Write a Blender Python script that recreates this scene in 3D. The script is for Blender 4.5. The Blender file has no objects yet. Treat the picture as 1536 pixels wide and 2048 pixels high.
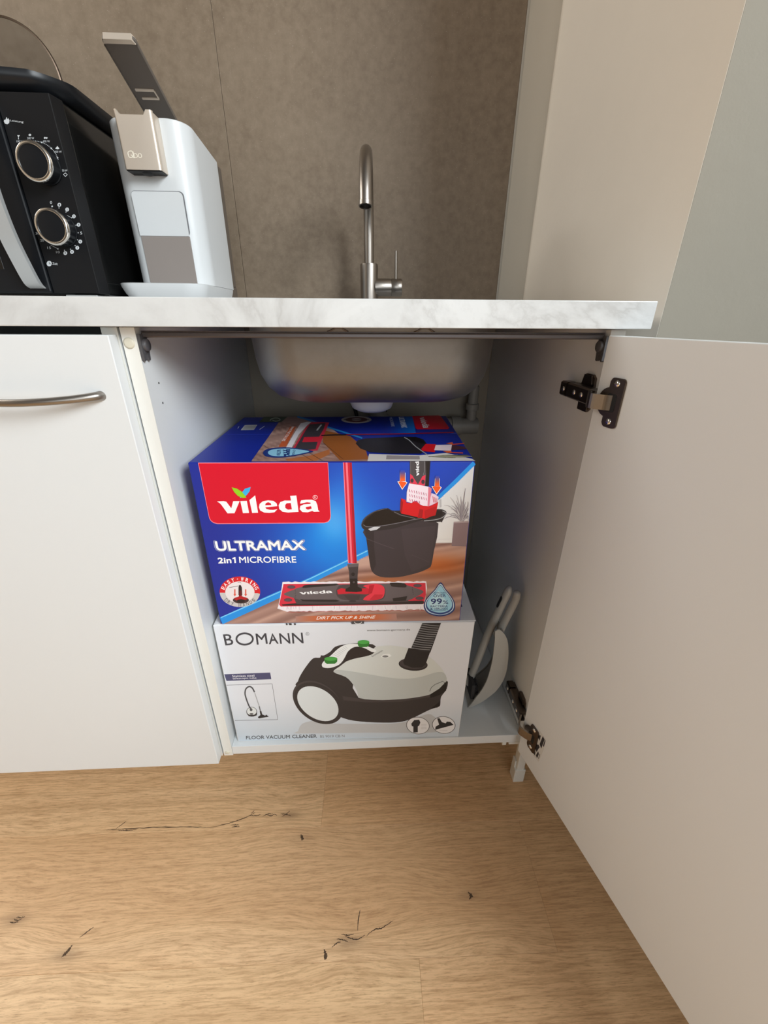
import bpy, bmesh, math, random
from mathutils import Vector, Matrix, Euler
random.seed(7)
C = bpy.context.scene.collection
PI = math.pi

# ------------------------------------------------------------------ camera, world, light, exposure
cam_data = bpy.data.cameras.new('camera'); cam = bpy.data.objects.new('camera', cam_data); C.objects.link(cam)
PITCH, YAW, ROLL = 0.44174184, 0.05183931, 0.00641261
F_PX = 821.844
cp, sp, cy_, sy_ = math.cos(PITCH), math.sin(PITCH), math.cos(YAW), math.sin(YAW)
fw = Vector((sy_*cp, cy_*cp, -sp)); r0 = Vector((cy_, -sy_, 0)); u0 = r0.cross(fw)
rt = r0*math.cos(ROLL) + u0*math.sin(ROLL); up = -r0*math.sin(ROLL) + u0*math.cos(ROLL)
m = Matrix((rt, up, -fw)).transposed().to_4x4(); m.translation = (0.279824, -0.509649, 0.886953)
cam.matrix_world = m
cam_data.sensor_fit = 'VERTICAL'; cam_data.sensor_height = 36.0; cam_data.lens = F_PX*36.0/2048
cam_data.clip_start = 0.01
S = bpy.context.scene
S.camera = cam
w = bpy.data.worlds.new('room_ambience'); S.world = w; w.use_nodes = True
w.node_tree.nodes['Background'].inputs['Color'].default_value = (1.0, 0.93, 0.84, 1)
w.node_tree.nodes['Background'].inputs['Strength'].default_value = 0.10

def area(name, loc, target, sx, sy, power, col):
    d = bpy.data.lights.new(name, 'AREA'); d.shape = 'RECTANGLE'; d.size = sx; d.size_y = sy; d.energy = power; d.color = col
    o = bpy.data.objects.new(name, d); C.objects.link(o); o.location = loc
    o.rotation_euler = (Vector(target)-Vector(loc)).to_track_quat('-Z', 'Y').to_euler(); return o
area('rear_window_daylight', (0.50, -3.02, 1.25), (0.50, 0.0, 1.25), 1.50, 0.95, 18, (0.90, 0.96, 1.0))
area('side_window_daylight', (2.02, -2.10, 2.35), (0.0, -2.10, 2.35), 1.80, 1.30, 196, (0.90, 0.965, 1.0))
area('plaster_fill', (-1.30, 0.28, 1.80), (0.6, 0.25, 1.20), 0.70, 0.50, 13, (1.0, 0.95, 0.88))  # unseen fill light added at the left to brighten the right plaster
S.view_settings.view_transform = 'Standard'; S.view_settings.look = 'None'
S.view_settings.gamma = 1.0; S.view_settings.use_curve_mapping = False
S.view_settings.exposure = 0.05

# ------------------------------------------------------------------ helpers: materials
def lin(c):
    return tuple(((v/255)/12.92 if v/255 <= .04045 else ((v/255+.055)/1.055)**2.4) for v in c)

def mat(name, col, rough=.5, metal=0.0, coat=0.0, spec=.5):
    M = bpy.data.materials.new(name); M.use_nodes = True
    b = M.node_tree.nodes['Principled BSDF']
    b.inputs['Base Color'].default_value = (*col, 1); b.inputs['Roughness'].default_value = rough
    b.inputs['Metallic'].default_value = metal; b.inputs['Coat Weight'].default_value = coat
    b.inputs['Specular IOR Level'].default_value = spec
    return M

class NT:
    def __init__(s, M): s.t = M.node_tree; s.b = s.t.nodes['Principled BSDF']
    def n(s, k, **kw):
        x = s.t.nodes.new(k)
        for a, v in kw.items(): setattr(x, a, v)
        return x
    def l(s, a, b): s.t.links.new(a, b)
    def inp(s, x, name, v):
        if hasattr(v, 'is_output'): s.l(v, x.inputs[name])
        else: x.inputs[name].default_value = v
    def math(s, op, a, b=0.0, c=0.0):
        x = s.n('ShaderNodeMath', operation=op)
        s.inp(x, 0, a); s.inp(x, 1, b); s.inp(x, 2, c); return x.outputs[0]
    def coord(s, kind='Object', scale=(1, 1, 1), loc=(0, 0, 0)):
        c = s.n('ShaderNodeTexCoord'); mp = s.n('ShaderNodeMapping')
        mp.inputs['Scale'].default_value = scale; mp.inputs['Location'].default_value = loc
        s.l(c.outputs[kind], mp.inputs['Vector']); return mp.outputs[0]
    def noise(s, vec, scale, detail=4, rough=.5, dist=0.0):
        x = s.n('ShaderNodeTexNoise'); s.l(vec, x.inputs['Vector'])
        x.inputs['Scale'].default_value = scale; x.inputs['Detail'].default_value = detail
        x.inputs['Roughness'].default_value = rough; x.inputs['Distortion'].default_value = dist
        return x.outputs['Fac']
    def ramp(s, fac, stops):
        x = s.n('ShaderNodeValToRGB'); e = x.color_ramp.elements
        while len(e) < len(stops): e.new(.5)
        for i, (p, c) in enumerate(stops):
            e[i].position = p; e[i].color = (*c, 1) if len(c) == 3 else c
        s.l(fac, x.inputs['Fac']); return x.outputs['Color']
    def mix(s, fac, a, b, mode='MIX'):
        x = s.n('ShaderNodeMix', data_type='RGBA', blend_type=mode)
        s.inp(x, 0, fac)
        for i, v in ((6, a), (7, b)):
            if hasattr(v, 'is_output'): s.l(v, x.inputs[i])
            else: x.inputs[i].default_value = (*v, 1)
        return x.outputs[2]
    def bump(s, h, strength=.2, dist=.001):
        x = s.n('ShaderNodeBump'); x.inputs['Strength'].default_value = strength; x.inputs['Distance'].default_value = dist
        s.l(h, x.inputs['Height']); s.l(x.outputs[0], s.b.inputs['Normal'])
    def base(s, c): s.l(c, s.b.inputs['Base Color'])

def m_white(name, col, rough=.45, bump=.04):
    M = mat(name, col, rough); t = NT(M)
    v = t.coord(); f = t.noise(v, 9, 3); g = t.noise(v, 900, 2)
    t.base(t.mix(t.math('MULTIPLY', f, .12), col, tuple(x*.9 for x in col)))
    t.bump(g, bump, .0006); return M

M_mel = m_white('white_melamine', (.765, .785, .79))
M_edge = m_white('cream_edge_banding', (.80, .79, .74))
M_plastic_white = m_white('white_plastic', (.66, .68, .69), .35, .01)
M_capcream = mat('cream_cap_plastic', (.70, .66, .54), .4)
M_steel = mat('brushed_steel', (.34, .31, .28), .36, 1.0)
t = NT(M_steel); v = t.coord(scale=(1, 1, .02)); f = t.noise(v, 900, 2); t.bump(f, .06, .0004)
M_dark_steel = mat('dark_nickel', (.16, .13, .11), .32, 1.0)
M_chrome = mat('chrome', (.82, .80, .76), .14, 1.0)
M_link = mat('worn_steel', (.36, .32, .28), .25, 1.0)
M_sink = mat('sink_steel', (.42, .39, .36), .5, 1.0)
t = NT(M_sink); v = t.coord(); f = t.noise(v, 7, 6, .7); g = t.noise(t.coord(scale=(1, 1, 3)), 45, 5, .75)
k = t.math('GREATER_THAN', g, .70)
t.base(t.mix(t.math('MULTIPLY', k, .55), t.ramp(f, [(.3, (.255, .25, .245)), (.7, (.34, .335, .33))]), (.20, .17, .15)))
t.l(t.math('MULTIPLY_ADD', f, .25, .36), t.b.inputs['Roughness'])
M_black = mat('matte_black_plastic', (.0085, .0085, .0095), .45, spec=.22)
M_gloss_black = mat('glossy_black_sheet', (.004, .004, .004), .12)
M_pan_black = mat('black_enamel', (.007, .008, .010), .34, spec=.3)
M_grey_plastic = mat('grey_plastic', (.085, .082, .088), .45)
M_silver_plastic = mat('silver_plastic', (.50, .51, .51), .35, .35)
M_pvc = mat('grey_pvc', (.23, .22, .20), .45)
M_cup = mat('white_drain_plastic', (.72, .72, .72), .35)
M_rubber = mat('black_rubber', (.008, .008, .008), .6)
M_pan_plastic = mat('warm_grey_plastic', (.44, .42, .38), .42)
M_bristle = mat('dark_bristle', (.03, .028, .028), .8)
M_bronze = mat('bronze_anodised', (.70, .61, .515), .36, .45)
M_bronze_dark = mat('dark_bronze_plastic', (.120, .102, .088), .36)
M_taupe = mat('taupe_panel', (.27, .235, .215), .4)
M_brown_back = mat('brown_back_plastic', (.12, .095, .075), .5)
M_board = mat('raw_hardboard', (.27, .24, .195), .8)
M_hole_shade = mat('hole_shade_disc', (.02, .02, .02), .8)
M_rail = mat('grey_rail', (.13, .115, .115), .35, .6)
M_glass = mat('tinted_glass', (.66, .66, .66), .08)
M_glass.node_tree.nodes['Principled BSDF'].inputs['Transmission Weight'].default_value = 1.0
M_glass.node_tree.nodes['Principled BSDF'].inputs['IOR'].default_value = 1.25
M_ink = bpy.data.materials.new('printed_ink'); M_ink.use_nodes = True
t = NT(M_ink); a = t.n('ShaderNodeVertexColor', layer_name='Col'); t.base(a.outputs[0]); t.b.inputs['Roughness'].default_value = .38
M_ink_dull = bpy.data.materials.new('printed_ink_matte'); M_ink_dull.use_nodes = True
t = NT(M_ink_dull); a = t.n('ShaderNodeVertexColor', layer_name='Col'); t.base(a.outputs[0]); t.b.inputs['Roughness'].default_value = .6
M_carton_blue = mat('blue_carton', lin((14, 40, 150)), .38)
M_carton_white = mat('white_carton', (.86, .86, .86), .6)
M_carton_raw = mat('grey_carton_inside', (.35, .29, .22), .8)

# greige stoneware tile
M_tile = mat('greige_tile', (.2, .16, .13), .55)
t = NT(M_tile); v = t.coord('Generated'); o = t.coord('Object')
f1 = t.noise(o, 3.2, 6, .62, .4); f2 = t.noise(o, 60, 5, .65); f3 = t.noise(o, 420, 2, .6)
c = t.ramp(f1, [(.30, (.140, .100, .064)), (.52, (.172, .125, .082)), (.75, (.206, .155, .106))])
c = t.mix(t.math('MULTIPLY', t.math('SUBTRACT', f2, .36), 1.9), c, (.25, .192, .135), 'MIX')
c = t.mix(t.math('MULTIPLY', t.math('GREATER_THAN', f3, .69), .5), c, (.42, .37, .31))
t.base(c); t.bump(f2, .12, .0008)

def m_plaster(name, col, bump=.35, sc=120):
    M = mat(name, col, .85); t = NT(M); v = t.coord()
    f = t.noise(v, 4, 5, .6); g = t.noise(v, sc, 4, .6); h = t.noise(v, 18, 3)
    t.base(t.mix(f, tuple(x*.95 for x in col), tuple(min(1, x*1.05) for x in col)))
    t.bump(t.math('ADD', t.math('MULTIPLY', g, .5), h), bump, .0012); return M
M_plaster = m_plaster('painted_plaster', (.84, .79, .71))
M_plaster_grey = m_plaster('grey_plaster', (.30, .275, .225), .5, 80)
M_strip_grey = m_plaster('bare_grey_render', (.62, .58, .51), .15, 60)
M_paint = mat('dark_room_paint', (.12, .11, .10), .9)  # unseen room surfaces, darkened to cut bounced light
M_paint_left = mat('left_wall_paint', (.44, .345, .255), .9)
M_filler = mat('pale_joint_filler', (.40, .38, .34), .7)
M_grout = mat('tile_grout', (.27, .22, .17), .9)
M_subfloor = mat('subfloor', (.05, .035, .025), .9)

# marble laminate
M_marble = mat('white_marble_laminate', (.78, .78, .77), .28)
t = NT(M_marble); v = t.coord(scale=(1, 1, 1.35))
n1 = t.noise(v, 3.0, 7, .62, 1.7); ab = t.math('ABSOLUTE', t.math('SUBTRACT', n1, .5))
vein = t.ramp(ab, [(0.0, (1, 1, 1)), (.018, (.55, .55, .55)), (.07, (0, 0, 0))])
n2 = t.noise(v, 2.4, 3); mask = t.ramp(n2, [(.42, (0, 0, 0)), (.62, (1, 1, 1))])
n3 = t.noise(v, 5, 6, .6, .8); cloud = t.ramp(n3, [(.45, (.70, .71, .705)), (.72, (.56, .565, .56))])
t.base(t.mix(t.math('MULTIPLY', t.math('MULTIPLY', vein, mask), .75), cloud, (.40, .39, .375)))

# oak plank: grain runs along x, bent around the knots
KNOTS = [(.124, -.025, 1.0), (.153, -.065, .5), (.448, -.164, .7), (.245, -.213, 1.5), (-.19, -.207, .9), (-.297, -.161, .9), (.47, -.20, -.9), (-.03, -.175, -.8), (-.35, -.06, -.7), (.30, -.10, -.6)]
M_oak = mat('oak_plank', (.4, .25, .14), .42)
t = NT(M_oak)
tc = t.n('ShaderNodeTexCoord'); oi = t.n('ShaderNodeObjectInfo')
sx = t.n('ShaderNodeSeparateXYZ'); t.l(tc.outputs['Object'], sx.inputs[0])
X, Y = sx.outputs[0], sx.outputs[1]
yy = Y; halo = None
for kx, ky, ka in KNOTS:
    dx = t.math('SUBTRACT', X, kx); dy = t.math('SUBTRACT', Y, ky)
    dx2 = t.math('MULTIPLY', dx, dx); dy2 = t.math('MULTIPLY', dy, dy)
    q = t.math('ADD', t.math('MULTIPLY', dx2, 1/(.085**2)), t.math('MULTIPLY', dy2, 1/(.032**2)))
    e = t.math('POWER', 2.718, t.math('MULTIPLY', q, -1.0))
    yy = t.math('ADD', yy, t.math('MULTIPLY', t.math('MULTIPLY', e, dy), 1.0*min(abs(ka), 1.0)))
    h_ = t.math('MULTIPLY', t.math('POWER', 2.718, t.math('MULTIPLY', q, -16.0)), max(0.0, .42*min(ka, 1.0)))
    halo = h_ if halo is None else t.math('ADD', halo, h_)
rnd = t.math('MULTIPLY', oi.outputs['Random'], 37.0)
def gv(ax, ay, off=0.0):
    cb = t.n('ShaderNodeCombineXYZ'); t.l(t.math('MULTIPLY', X, ax), cb.inputs[0]); t.l(t.math('MULTIPLY', yy, ay), cb.inputs[1])
    t.l(t.math('ADD', rnd, off), cb.inputs[2]); return cb.outputs[0]
g1 = t.noise(gv(.8, 11), 1.0, 3, .5, .4)
g0 = t.noise(gv(.9, 5, 2.0), 1.0, 3, .5, .8)
g2 = t.noise(gv(26, 400), 1.0, 4, .68, .3)
g3 = t.noise(gv(70, 950, 4.0), 1.0, 3, .65)
wv = t.math('SINE', t.math('ADD', t.math('MULTIPLY', yy, 330.0), t.math('MULTIPLY', g1, 30.0)))
c = t.ramp(g0, [(.30, (.74, .455, .235)), (.55, (.86, .565, .31)), (.75, (.92, .64, .38))])
c = t.mix(t.math('MULTIPLY', t.math('POWER', t.math('MULTIPLY_ADD', wv, .5, .5), 2.5), .26), c, (.50, .29, .14))
c = t.mix(t.math('MULTIPLY', t.ramp(g2, [(.44, (0, 0, 0)), (.66, (1, 1, 1))]), .62), c, (.42, .225, .10))
c = t.mix(t.math('MULTIPLY', t.ramp(g3, [(.56, (0, 0, 0)), (.70, (1, 1, 1))]), .50), c, (.30, .155, .065))
c = t.mix(t.math('MINIMUM', halo, .8), c, (.085, .043, .020))
c = t.mix(1.0, c, oi.outputs['Color'], 'MULTIPLY')
t.base(c); t.bump(t.math('ADD', g2, t.math('MULTIPLY', g3, .6)), .16, .0008)
M_knot = mat('dark_knot', (.085, .048, .024), .7)

# ------------------------------------------------------------------ helpers: geometry
def new(): return bmesh.new()
def box(bm, a, b, bev=0.0, seg=2, M=None):
    v = [bm.verts.new((x, y, z)) for x in (a[0], b[0]) for y in (a[1], b[1]) for z in (a[2], b[2])]
    fs = [bm.faces.new([v[i] for i in q]) for q in ((0, 1, 3, 2), (4, 6, 7, 5), (0, 4, 5, 1), (2, 3, 7, 6), (0, 2, 6, 4), (1, 5, 7, 3))]
    if bev > 0:
        es = list({e for f in fs for e in f.edges})
        r = bmesh.ops.bevel(bm, geom=es, offset=bev, segments=seg, profile=.5, affect='EDGES')
        v = list({x for f in r['faces'] for x in f.verts} | {x for x in v if x.is_valid})
    if M is not None: bmesh.ops.transform(bm, matrix=M, verts=[x for x in v if x.is_valid])
    return v
def hexa(bm, c, bev=0.0):
    """c: 8 corners, bottom FL FR BR BL, top FL FR BR BL"""
    v = [bm.verts.new(p) for p in c]
    fs = [bm.faces.new([v[i] for i in q]) for q in ((3, 2, 1, 0), (4, 5, 6, 7), (0, 1, 5, 4), (1, 2, 6, 5), (2, 3, 7, 6), (3, 0, 4, 7))]
    if bev: bmesh.ops.bevel(bm, geom=list({e for f in fs for e in f.edges}), offset=bev, segments=2, profile=.5, affect='EDGES')
def prism(bm, pts, o, U, V, N, d):
    """polygon pts (u,v) in frame o,U,V pushed d along N"""
    o, U, V, N = Vector(o), Vector(U), Vector(V), Vector(N)
    a = [bm.verts.new(o+U*p[0]+V*p[1]) for p in pts]; b = [bm.verts.new(o+U*p[0]+V*p[1]+N*d) for p in pts]
    n = len(pts); bm.faces.new(a[::-1]); bm.faces.new(b)
    for i in range(n): bm.faces.new((a[i], a[(i+1) % n], b[(i+1) % n], b[i]))
def spline(pts, n=8, closed=False):
    P = [Vector(p) for p in pts]; out = []; m = len(P)
    for i in range(m if closed else m-1):
        g = lambda j: P[j % m] if closed else P[max(0, min(m-1, j))]
        a, b, c_, d = g(i-1), g(i), g(i+1), g(i+2)
        for k in range(n):
            s = k/n; out.append(.5*((2*b)+(c_-a)*s+(2*a-5*b+4*c_-d)*s*s+(3*b-a-3*c_+d)*s**3))
    if not closed: out.append(P[-1])
    return out
def sweep(bm, path, radii, seg=16, caps=True, sx=1.0, up=None):
    """tube along path; radii scalar or list; sx squeezes the frame's side axis"""
    P = [Vector(p) for p in path]; n = len(P)
    R = radii if isinstance(radii, (list, tuple)) else [radii]*n
    rings = []; T0 = (P[1]-P[0]).normalized()
    a = Vector(up) if up else (Vector((0, 0, 1)) if abs(T0.z) < .9 else Vector((1, 0, 0)))
    a = (a-T0*a.dot(T0)).normalized()
    for i in range(n):
        T = ((P[min(n-1, i+1)]-P[max(0, i-1)])).normalized()
        a = (a-T*a.dot(T)).normalized(); b = T.cross(a)
        rings.append([bm.verts.new(P[i]+(a*math.cos(2*PI*k/seg)+b*sx*math.sin(2*PI*k/seg))*R[i]) for k in range(seg)])
    for i in range(n-1):
        for k in range(seg):
            f = bm.faces.new((rings[i][k], rings[i][(k+1) % seg], rings[i+1][(k+1) % seg], rings[i+1][k])); f.smooth = True
    if caps:
        bm.faces.new(rings[0][::-1]); bm.faces.new(rings[-1])
def lathe(bm, prof, o, axis, seg=32):
    """prof: (radius, height) list along axis from o"""
    o = Vector(o); A = Vector(axis).normalized(); a = A.orthogonal().normalized(); b = A.cross(a)
    rs = []
    for r, h in prof:
        if r < 1e-7: rs.append([bm.verts.new(o+A*h)])
        else: rs.append([bm.verts.new(o+A*h+(a*math.cos(2*PI*k/seg)+b*math.sin(2*PI*k/seg))*r) for k in range(seg)])
    for p, q in zip(rs, rs[1:]):
        for k in range(seg):
            l = (k+1) % seg
            if len(p) == 1 and len(q) == 1: continue
            if len(p) == 1: f = bm.faces.new((p[0], q[k], q[l]))
            elif len(q) == 1: f = bm.faces.new((p[k], p[l], q[0]))
            else: f = bm.faces.new((p[k], p[l], q[l], q[k]))
            f.smooth = True
def rrect(w, h, r, n=6, cx=0, cy=0, r4=None):
    """rounded rectangle outline, ccw from the bottom right; r4 = radii (br,tr,tl,bl)"""
    R = r4 or (r,)*4; out = []
    for i, (sx, sy) in enumerate(((1, -1), (1, 1), (-1, 1), (-1, -1))):
        q = max(R[i], 1e-5)
        for k in range(n+1):
            an = (i-1)*PI/2 + k/n*PI/2
            out.append((cx+sx*(w/2-q)+q*math.cos(an), cy+sy*(h/2-q)+q*math.sin(an)))
    return out
def obj(name, bm, material, parent=None, smooth=None, loc=None):
    bmesh.ops.recalc_face_normals(bm, faces=bm.faces)
    me = bpy.data.meshes.new(name); bm.to_mesh(me); bm.free()
    me.materials.append(material)
    o = bpy.data.objects.new(name, me); C.objects.link(o)
    if smooth is not None:
        for p in me.polygons: p.use_smooth = True
        me.set_sharp_from_angle(angle=math.radians(smooth))
    if parent is not None:
        o.parent = parent
        q = parent; off = Vector((0, 0, 0))
        while q is not None: off += q.location; q = q.parent
        o.location = -off
    return o
def thing(name, label, cat, loc=(0, 0, 0), group=None):
    o = bpy.data.objects.new(name, None); C.objects.link(o); o.location = loc; o.empty_display_size = .05
    o['label'] = label; o['category'] = cat
    if group: o['group'] = group
    return o
def tag(o, label, cat):
    o['label'] = label; o['category'] = cat; return o
def struct(o, label=None):
    o['kind'] = 'structure'
    if label: o['label'] = label
    return o

# printed artwork: flat ink on a face of a real carton, laid out from the rectified face of the package
def solve8(A, B):
    n = 8; Mx = [r[:]+[b] for r, b in zip(A, B)]
    for i in range(n):
        p = max(range(i, n), key=lambda r: abs(Mx[r][i])); Mx[i], Mx[p] = Mx[p], Mx[i]
        for r in range(n):
            if r != i:
                k = Mx[r][i]/Mx[i][i]
                for c2 in range(i, n+1): Mx[r][c2] -= k*Mx[i][c2]
    return [Mx[i][n]/Mx[i][i] for i in range(n)]
_fonts = {}
def glyphs(s, bold=0.0, shear=0.0):
    key = (s, bold, shear)
    if key in _fonts: return _fonts[key]
    cu = bpy.data.curves.new('lettering', 'FONT'); cu.body = s; cu.offset = bold; cu.shear = shear; cu.resolution_u = 3
    o = bpy.data.objects.new('lettering', cu); C.objects.link(o)
    bpy.context.view_layer.update()
    me = bpy.data.meshes.new_from_object(o.evaluated_get(bpy.context.evaluated_depsgraph_get()))
    V = [(v.co.x, v.co.y) for v in me.vertices]; Fc = [tuple(p.vertices) for p in me.polygons]
    bpy.data.objects.remove(o); bpy.data.curves.remove(cu); bpy.data.meshes.remove(me)
    xs = [v[0] for v in V]; ys = [v[1] for v in V]
    x0, x1, y0, y1 = min(xs), max(xs), min(ys), max(ys)
    V = [((x-x0)/(x1-x0), (y-y0)/(y1-y0)) for x, y in V]
    _fonts[key] = (V, Fc); return _fonts[key]
class Art:
    def __init__(s, layout, corners, normal, gain=1.0, lift=4e-4, step=4e-5):
        """layout: TL TR BR BL of the face in layout units; corners: the same in metres"""
        s.c = [Vector(p) for p in corners]; s.n = Vector(normal).normalized(); s.g = gain; s.k = 0; s.lift = lift; s.step = step; s.used = []
        A = []; B = []
        for (x, y), (u, v) in zip(layout, ((0, 1), (1, 1), (1, 0), (0, 0))):
            A.append([x, y, 1, 0, 0, 0, -u*x, -u*y]); B.append(u)
            A.append([0, 0, 0, x, y, 1, -v*x, -v*y]); B.append(v)
        s.h = solve8(A, B); s.bm = new(); s.col = s.bm.loops.layers.float_color.new('Col'); s.f = lambda x, y: (x, y)
    def place(s, pts):
        """an ink layer goes just above whatever it overprints"""
        P = [s.f(*p) for p in pts]; b = (min(p[0] for p in P), min(p[1] for p in P), max(p[0] for p in P), max(p[1] for p in P))
        s.k = 1+max([k for q, k in s.used if q[0] < b[2] and q[2] > b[0] and q[1] < b[3] and q[3] > b[1]] or [-1])
        s.used.append((b, s.k))
    def at(s, x, y):
        x, y = s.f(x, y); h = s.h; d = h[6]*x+h[7]*y+1
        u = (h[0]*x+h[1]*y+h[2])/d; v = (h[3]*x+h[4]*y+h[5])/d
        TL, TR, BR, BL = s.c
        return (BL*(1-u)+BR*u)*(1-v)+(TL*(1-u)+TR*u)*v + s.n*(s.lift+s.k*s.step)
    def view(s, x0, y0, sc): s.f = lambda x, y: (x0+x/sc, y0+y/sc)
    def ink(s, c): return tuple(min(1.0, v*s.g) for v in lin(c))+(1,)
    def tile(s, vs, cols):
        try: f = s.bm.faces.new(vs)
        except ValueError: return
        for l, c in zip(f.loops, cols): l[s.col] = c
    def poly(s, pts, col, smooth=0):
        if smooth: pts = [(p.x, p.y) for p in spline([(x, y, 0) for x, y in pts], smooth, True)]
        s.place(pts); c = s.ink(col); s.tile([s.bm.verts.new(s.at(*p)) for p in pts], [c]*len(pts))
    def fill(s, nx, ny, fn, q):
        """grid of colour cells over a quad (TL TR BR BL) given in face layout units"""
        keep = s.f; s.f = lambda x, y: (x, y); s.place(q)
        P = lambda a, b: tuple((q[0][i]*(1-a)+q[1][i]*a)*(1-b)+(q[3][i]*(1-a)+q[2][i]*a)*b for i in (0, 1))
        vs = [[s.bm.verts.new(s.at(*P(i/nx, j/ny))) for i in range(nx+1)] for j in range(ny+1)]
        cs = [[s.ink(fn(*P(i/nx, j/ny))) for i in range(nx+1)] for j in range(ny+1)]
        for j in range(ny):
            for i in range(nx): s.tile((vs[j][i], vs[j+1][i], vs[j+1][i+1], vs[j][i+1]), (cs[j][i], cs[j+1][i], cs[j+1][i+1], cs[j][i+1]))
        s.f = keep
    def line(s, pts, w, col, smooth=0, closed=False):
        if smooth: pts = [(p.x, p.y) for p in spline([(x, y, 0) for x, y in pts], smooth, closed)]
        if closed: pts = list(pts)+[pts[0], pts[1]]
        n = len(pts); W = w if isinstance(w, (list, tuple)) else [w]*n; L = []
        for i in range(n):
            a = pts[max(0, i-1)]; b = pts[min(n-1, i+1)]
            dx, dy = b[0]-a[0], b[1]-a[1]; q = math.hypot(dx, dy) or 1
            ww = W[min(len(W)-1, int(i*len(W)/n))]/2
            L.append(((pts[i][0]-dy/q*ww, pts[i][1]+dx/q*ww), (pts[i][0]+dy/q*ww, pts[i][1]-dx/q*ww)))
        if closed: L = L[1:-1]+[L[1]]
        s.place([p for q in L for p in q]); c = s.ink(col)
        vs = [(s.bm.verts.new(s.at(*a)), s.bm.verts.new(s.at(*b))) for a, b in L]
        for p, q in zip(vs, vs[1:]): s.tile((p[0], q[0], q[1], p[1]), [c]*4)
    def ell(s, cx, cy, rx, ry, col, rot=0, n=28):
        c, sn = math.cos(math.radians(rot)), math.sin(math.radians(rot))
        s.poly([(cx+rx*math.cos(2*PI*i/n)*c-ry*math.sin(2*PI*i/n)*sn, cy+rx*math.cos(2*PI*i/n)*sn+ry*math.sin(2*PI*i/n)*c) for i in range(n)], col)
    def text(s, body, BL, BR, TR, TL, col, bold=0.0, shear=0.0):
        """lettering stretched into a quad; bold = stroke gain as a share of the letter height"""
        V, Fc = glyphs(body, 0.0, shear); c = s.ink(col); s.place((BL, BR, TR, TL))
        wid, hgt = math.hypot(BR[0]-BL[0], BR[1]-BL[1]), math.hypot(TL[0]-BL[0], TL[1]-BL[1])
        du, dv = bold*hgt/wid, bold
        offs = [(0, 0)] if bold <= 0 else [(a*du, b*dv) for a, b in ((-1, 0), (1, 0), (0, -1), (0, 1), (-.7, -.7), (.7, .7), (-.7, .7), (.7, -.7))]
        k0 = s.k
        for io, (oa, ob) in enumerate(offs):
            P = []; s.k = k0+io*.1
            for a_, b_ in V:
                a, b = a_*(1-2*du)+du+oa, b_*(1-2*dv)+dv+ob
                P.append(s.bm.verts.new(s.at(*tuple((BL[i]*(1-a)+BR[i]*a)*(1-b)+(TL[i]*(1-a)+TR[i]*a)*b for i in (0, 1)))))
            for fc in Fc: s.tile([P[i] for i in fc], [c]*len(fc))
        s.k = k0
    def arc(s, body, cx, cy, rx, ry, a0, a1, size, col, bold=.02):
        n = len(body)
        for i, ch in enumerate(body):
            if ch == ' ': continue
            t_ = math.radians(a0+(a1-a0)*(i+.5)/n); px, py = cx+rx*math.cos(t_), cy+ry*math.sin(t_)
            ux, uy = (-math.sin(t_)*rx, math.cos(t_)*ry); q = math.hypot(ux, uy); ux, uy = ux/q, uy/q
            if a1 < a0: ux, uy = -ux, -uy
            vx, vy = uy, -ux
            wd = size*(.28 if ch in 'I-' else .72); hh = size*(.18 if ch == '-' else 1)
            o_ = lambda a, b: (px+ux*a*wd+vx*b*hh, py+uy*a*wd+vy*b*hh)
            s.text(ch, o_(-.5, -.5), o_(.5, -.5), o_(.5, .5), o_(-.5, .5), col, bold)
    def logo(s, BL, BR, TR, TL, white, hole, upto=6, leaves=None):
        """the maker's lettering, drawn letter by letter in a 1053 x 190 field"""
        G = [[(272, 427), (340, 424), (368, 430), (418, 500), (440, 425), (506, 425), (450, 552), (378, 553), (318, 465), (300, 445)],
             [(513, 425), (580, 423), (600, 550), (537, 552)],
             [(607, 415), (668, 365), (693, 548), (632, 551)],
             [(893, 480), (886, 450), (855, 425), (800, 418), (745, 428), (712, 455), (703, 490), (715, 525), (755, 547), (810, 551), (862, 545), (893, 512), (850, 520), (810, 518), (778, 508), (768, 492)],
             [(1028, 372), (1092, 368), (1110, 543), (1045, 546), (1000, 549), (945, 540), (912, 510), (907, 470), (925, 437), (970, 421), (1036, 422)],
             [(1130, 440), (1140, 420), (1190, 413), (1250, 413), (1290, 430), (1305, 470), (1312, 525), (1327, 541), (1268, 543), (1250, 533), (1205, 548), (1150, 545), (1122, 515), (1130, 480), (1165, 463), (1236, 458), (1236, 445), (1200, 440), (1130, 456)]]
        Hs = {3: [(768, 470), (775, 448), (800, 438), (825, 448), (832, 468)], 4: [(990, 450), (1032, 447), (1042, 515), (1002, 518), (975, 500), (975, 468)], 5: [(1185, 492), (1240, 482), (1246, 508), (1208, 520), (1187, 510)]}
        g = lambda x, y: tuple((BL[i]*(1-a)+BR[i]*a)*(1-b)+(TL[i]*(1-a)+TR[i]*a)*b for i in (0, 1) for a, b in [((x-272)/1055, (553-y)/188)])
        for i, q in enumerate(G[:upto]):
            s.poly([g(*p) for p in q], white)
        for i, q in Hs.items():
            if i < upto: s.poly([g(*p) for p in q], hole)
        if leaves:
            s.poly([g(*p) for p in [(535, 330), (565, 295), (624, 277), (612, 322), (580, 362), (545, 385), (510, 392), (515, 380)]], leaves[1])
            s.poly([g(*p) for p in [(428, 280), (480, 293), (530, 325), (555, 355), (577, 388), (540, 392), (490, 370), (452, 328)]], leaves[0])
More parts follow.
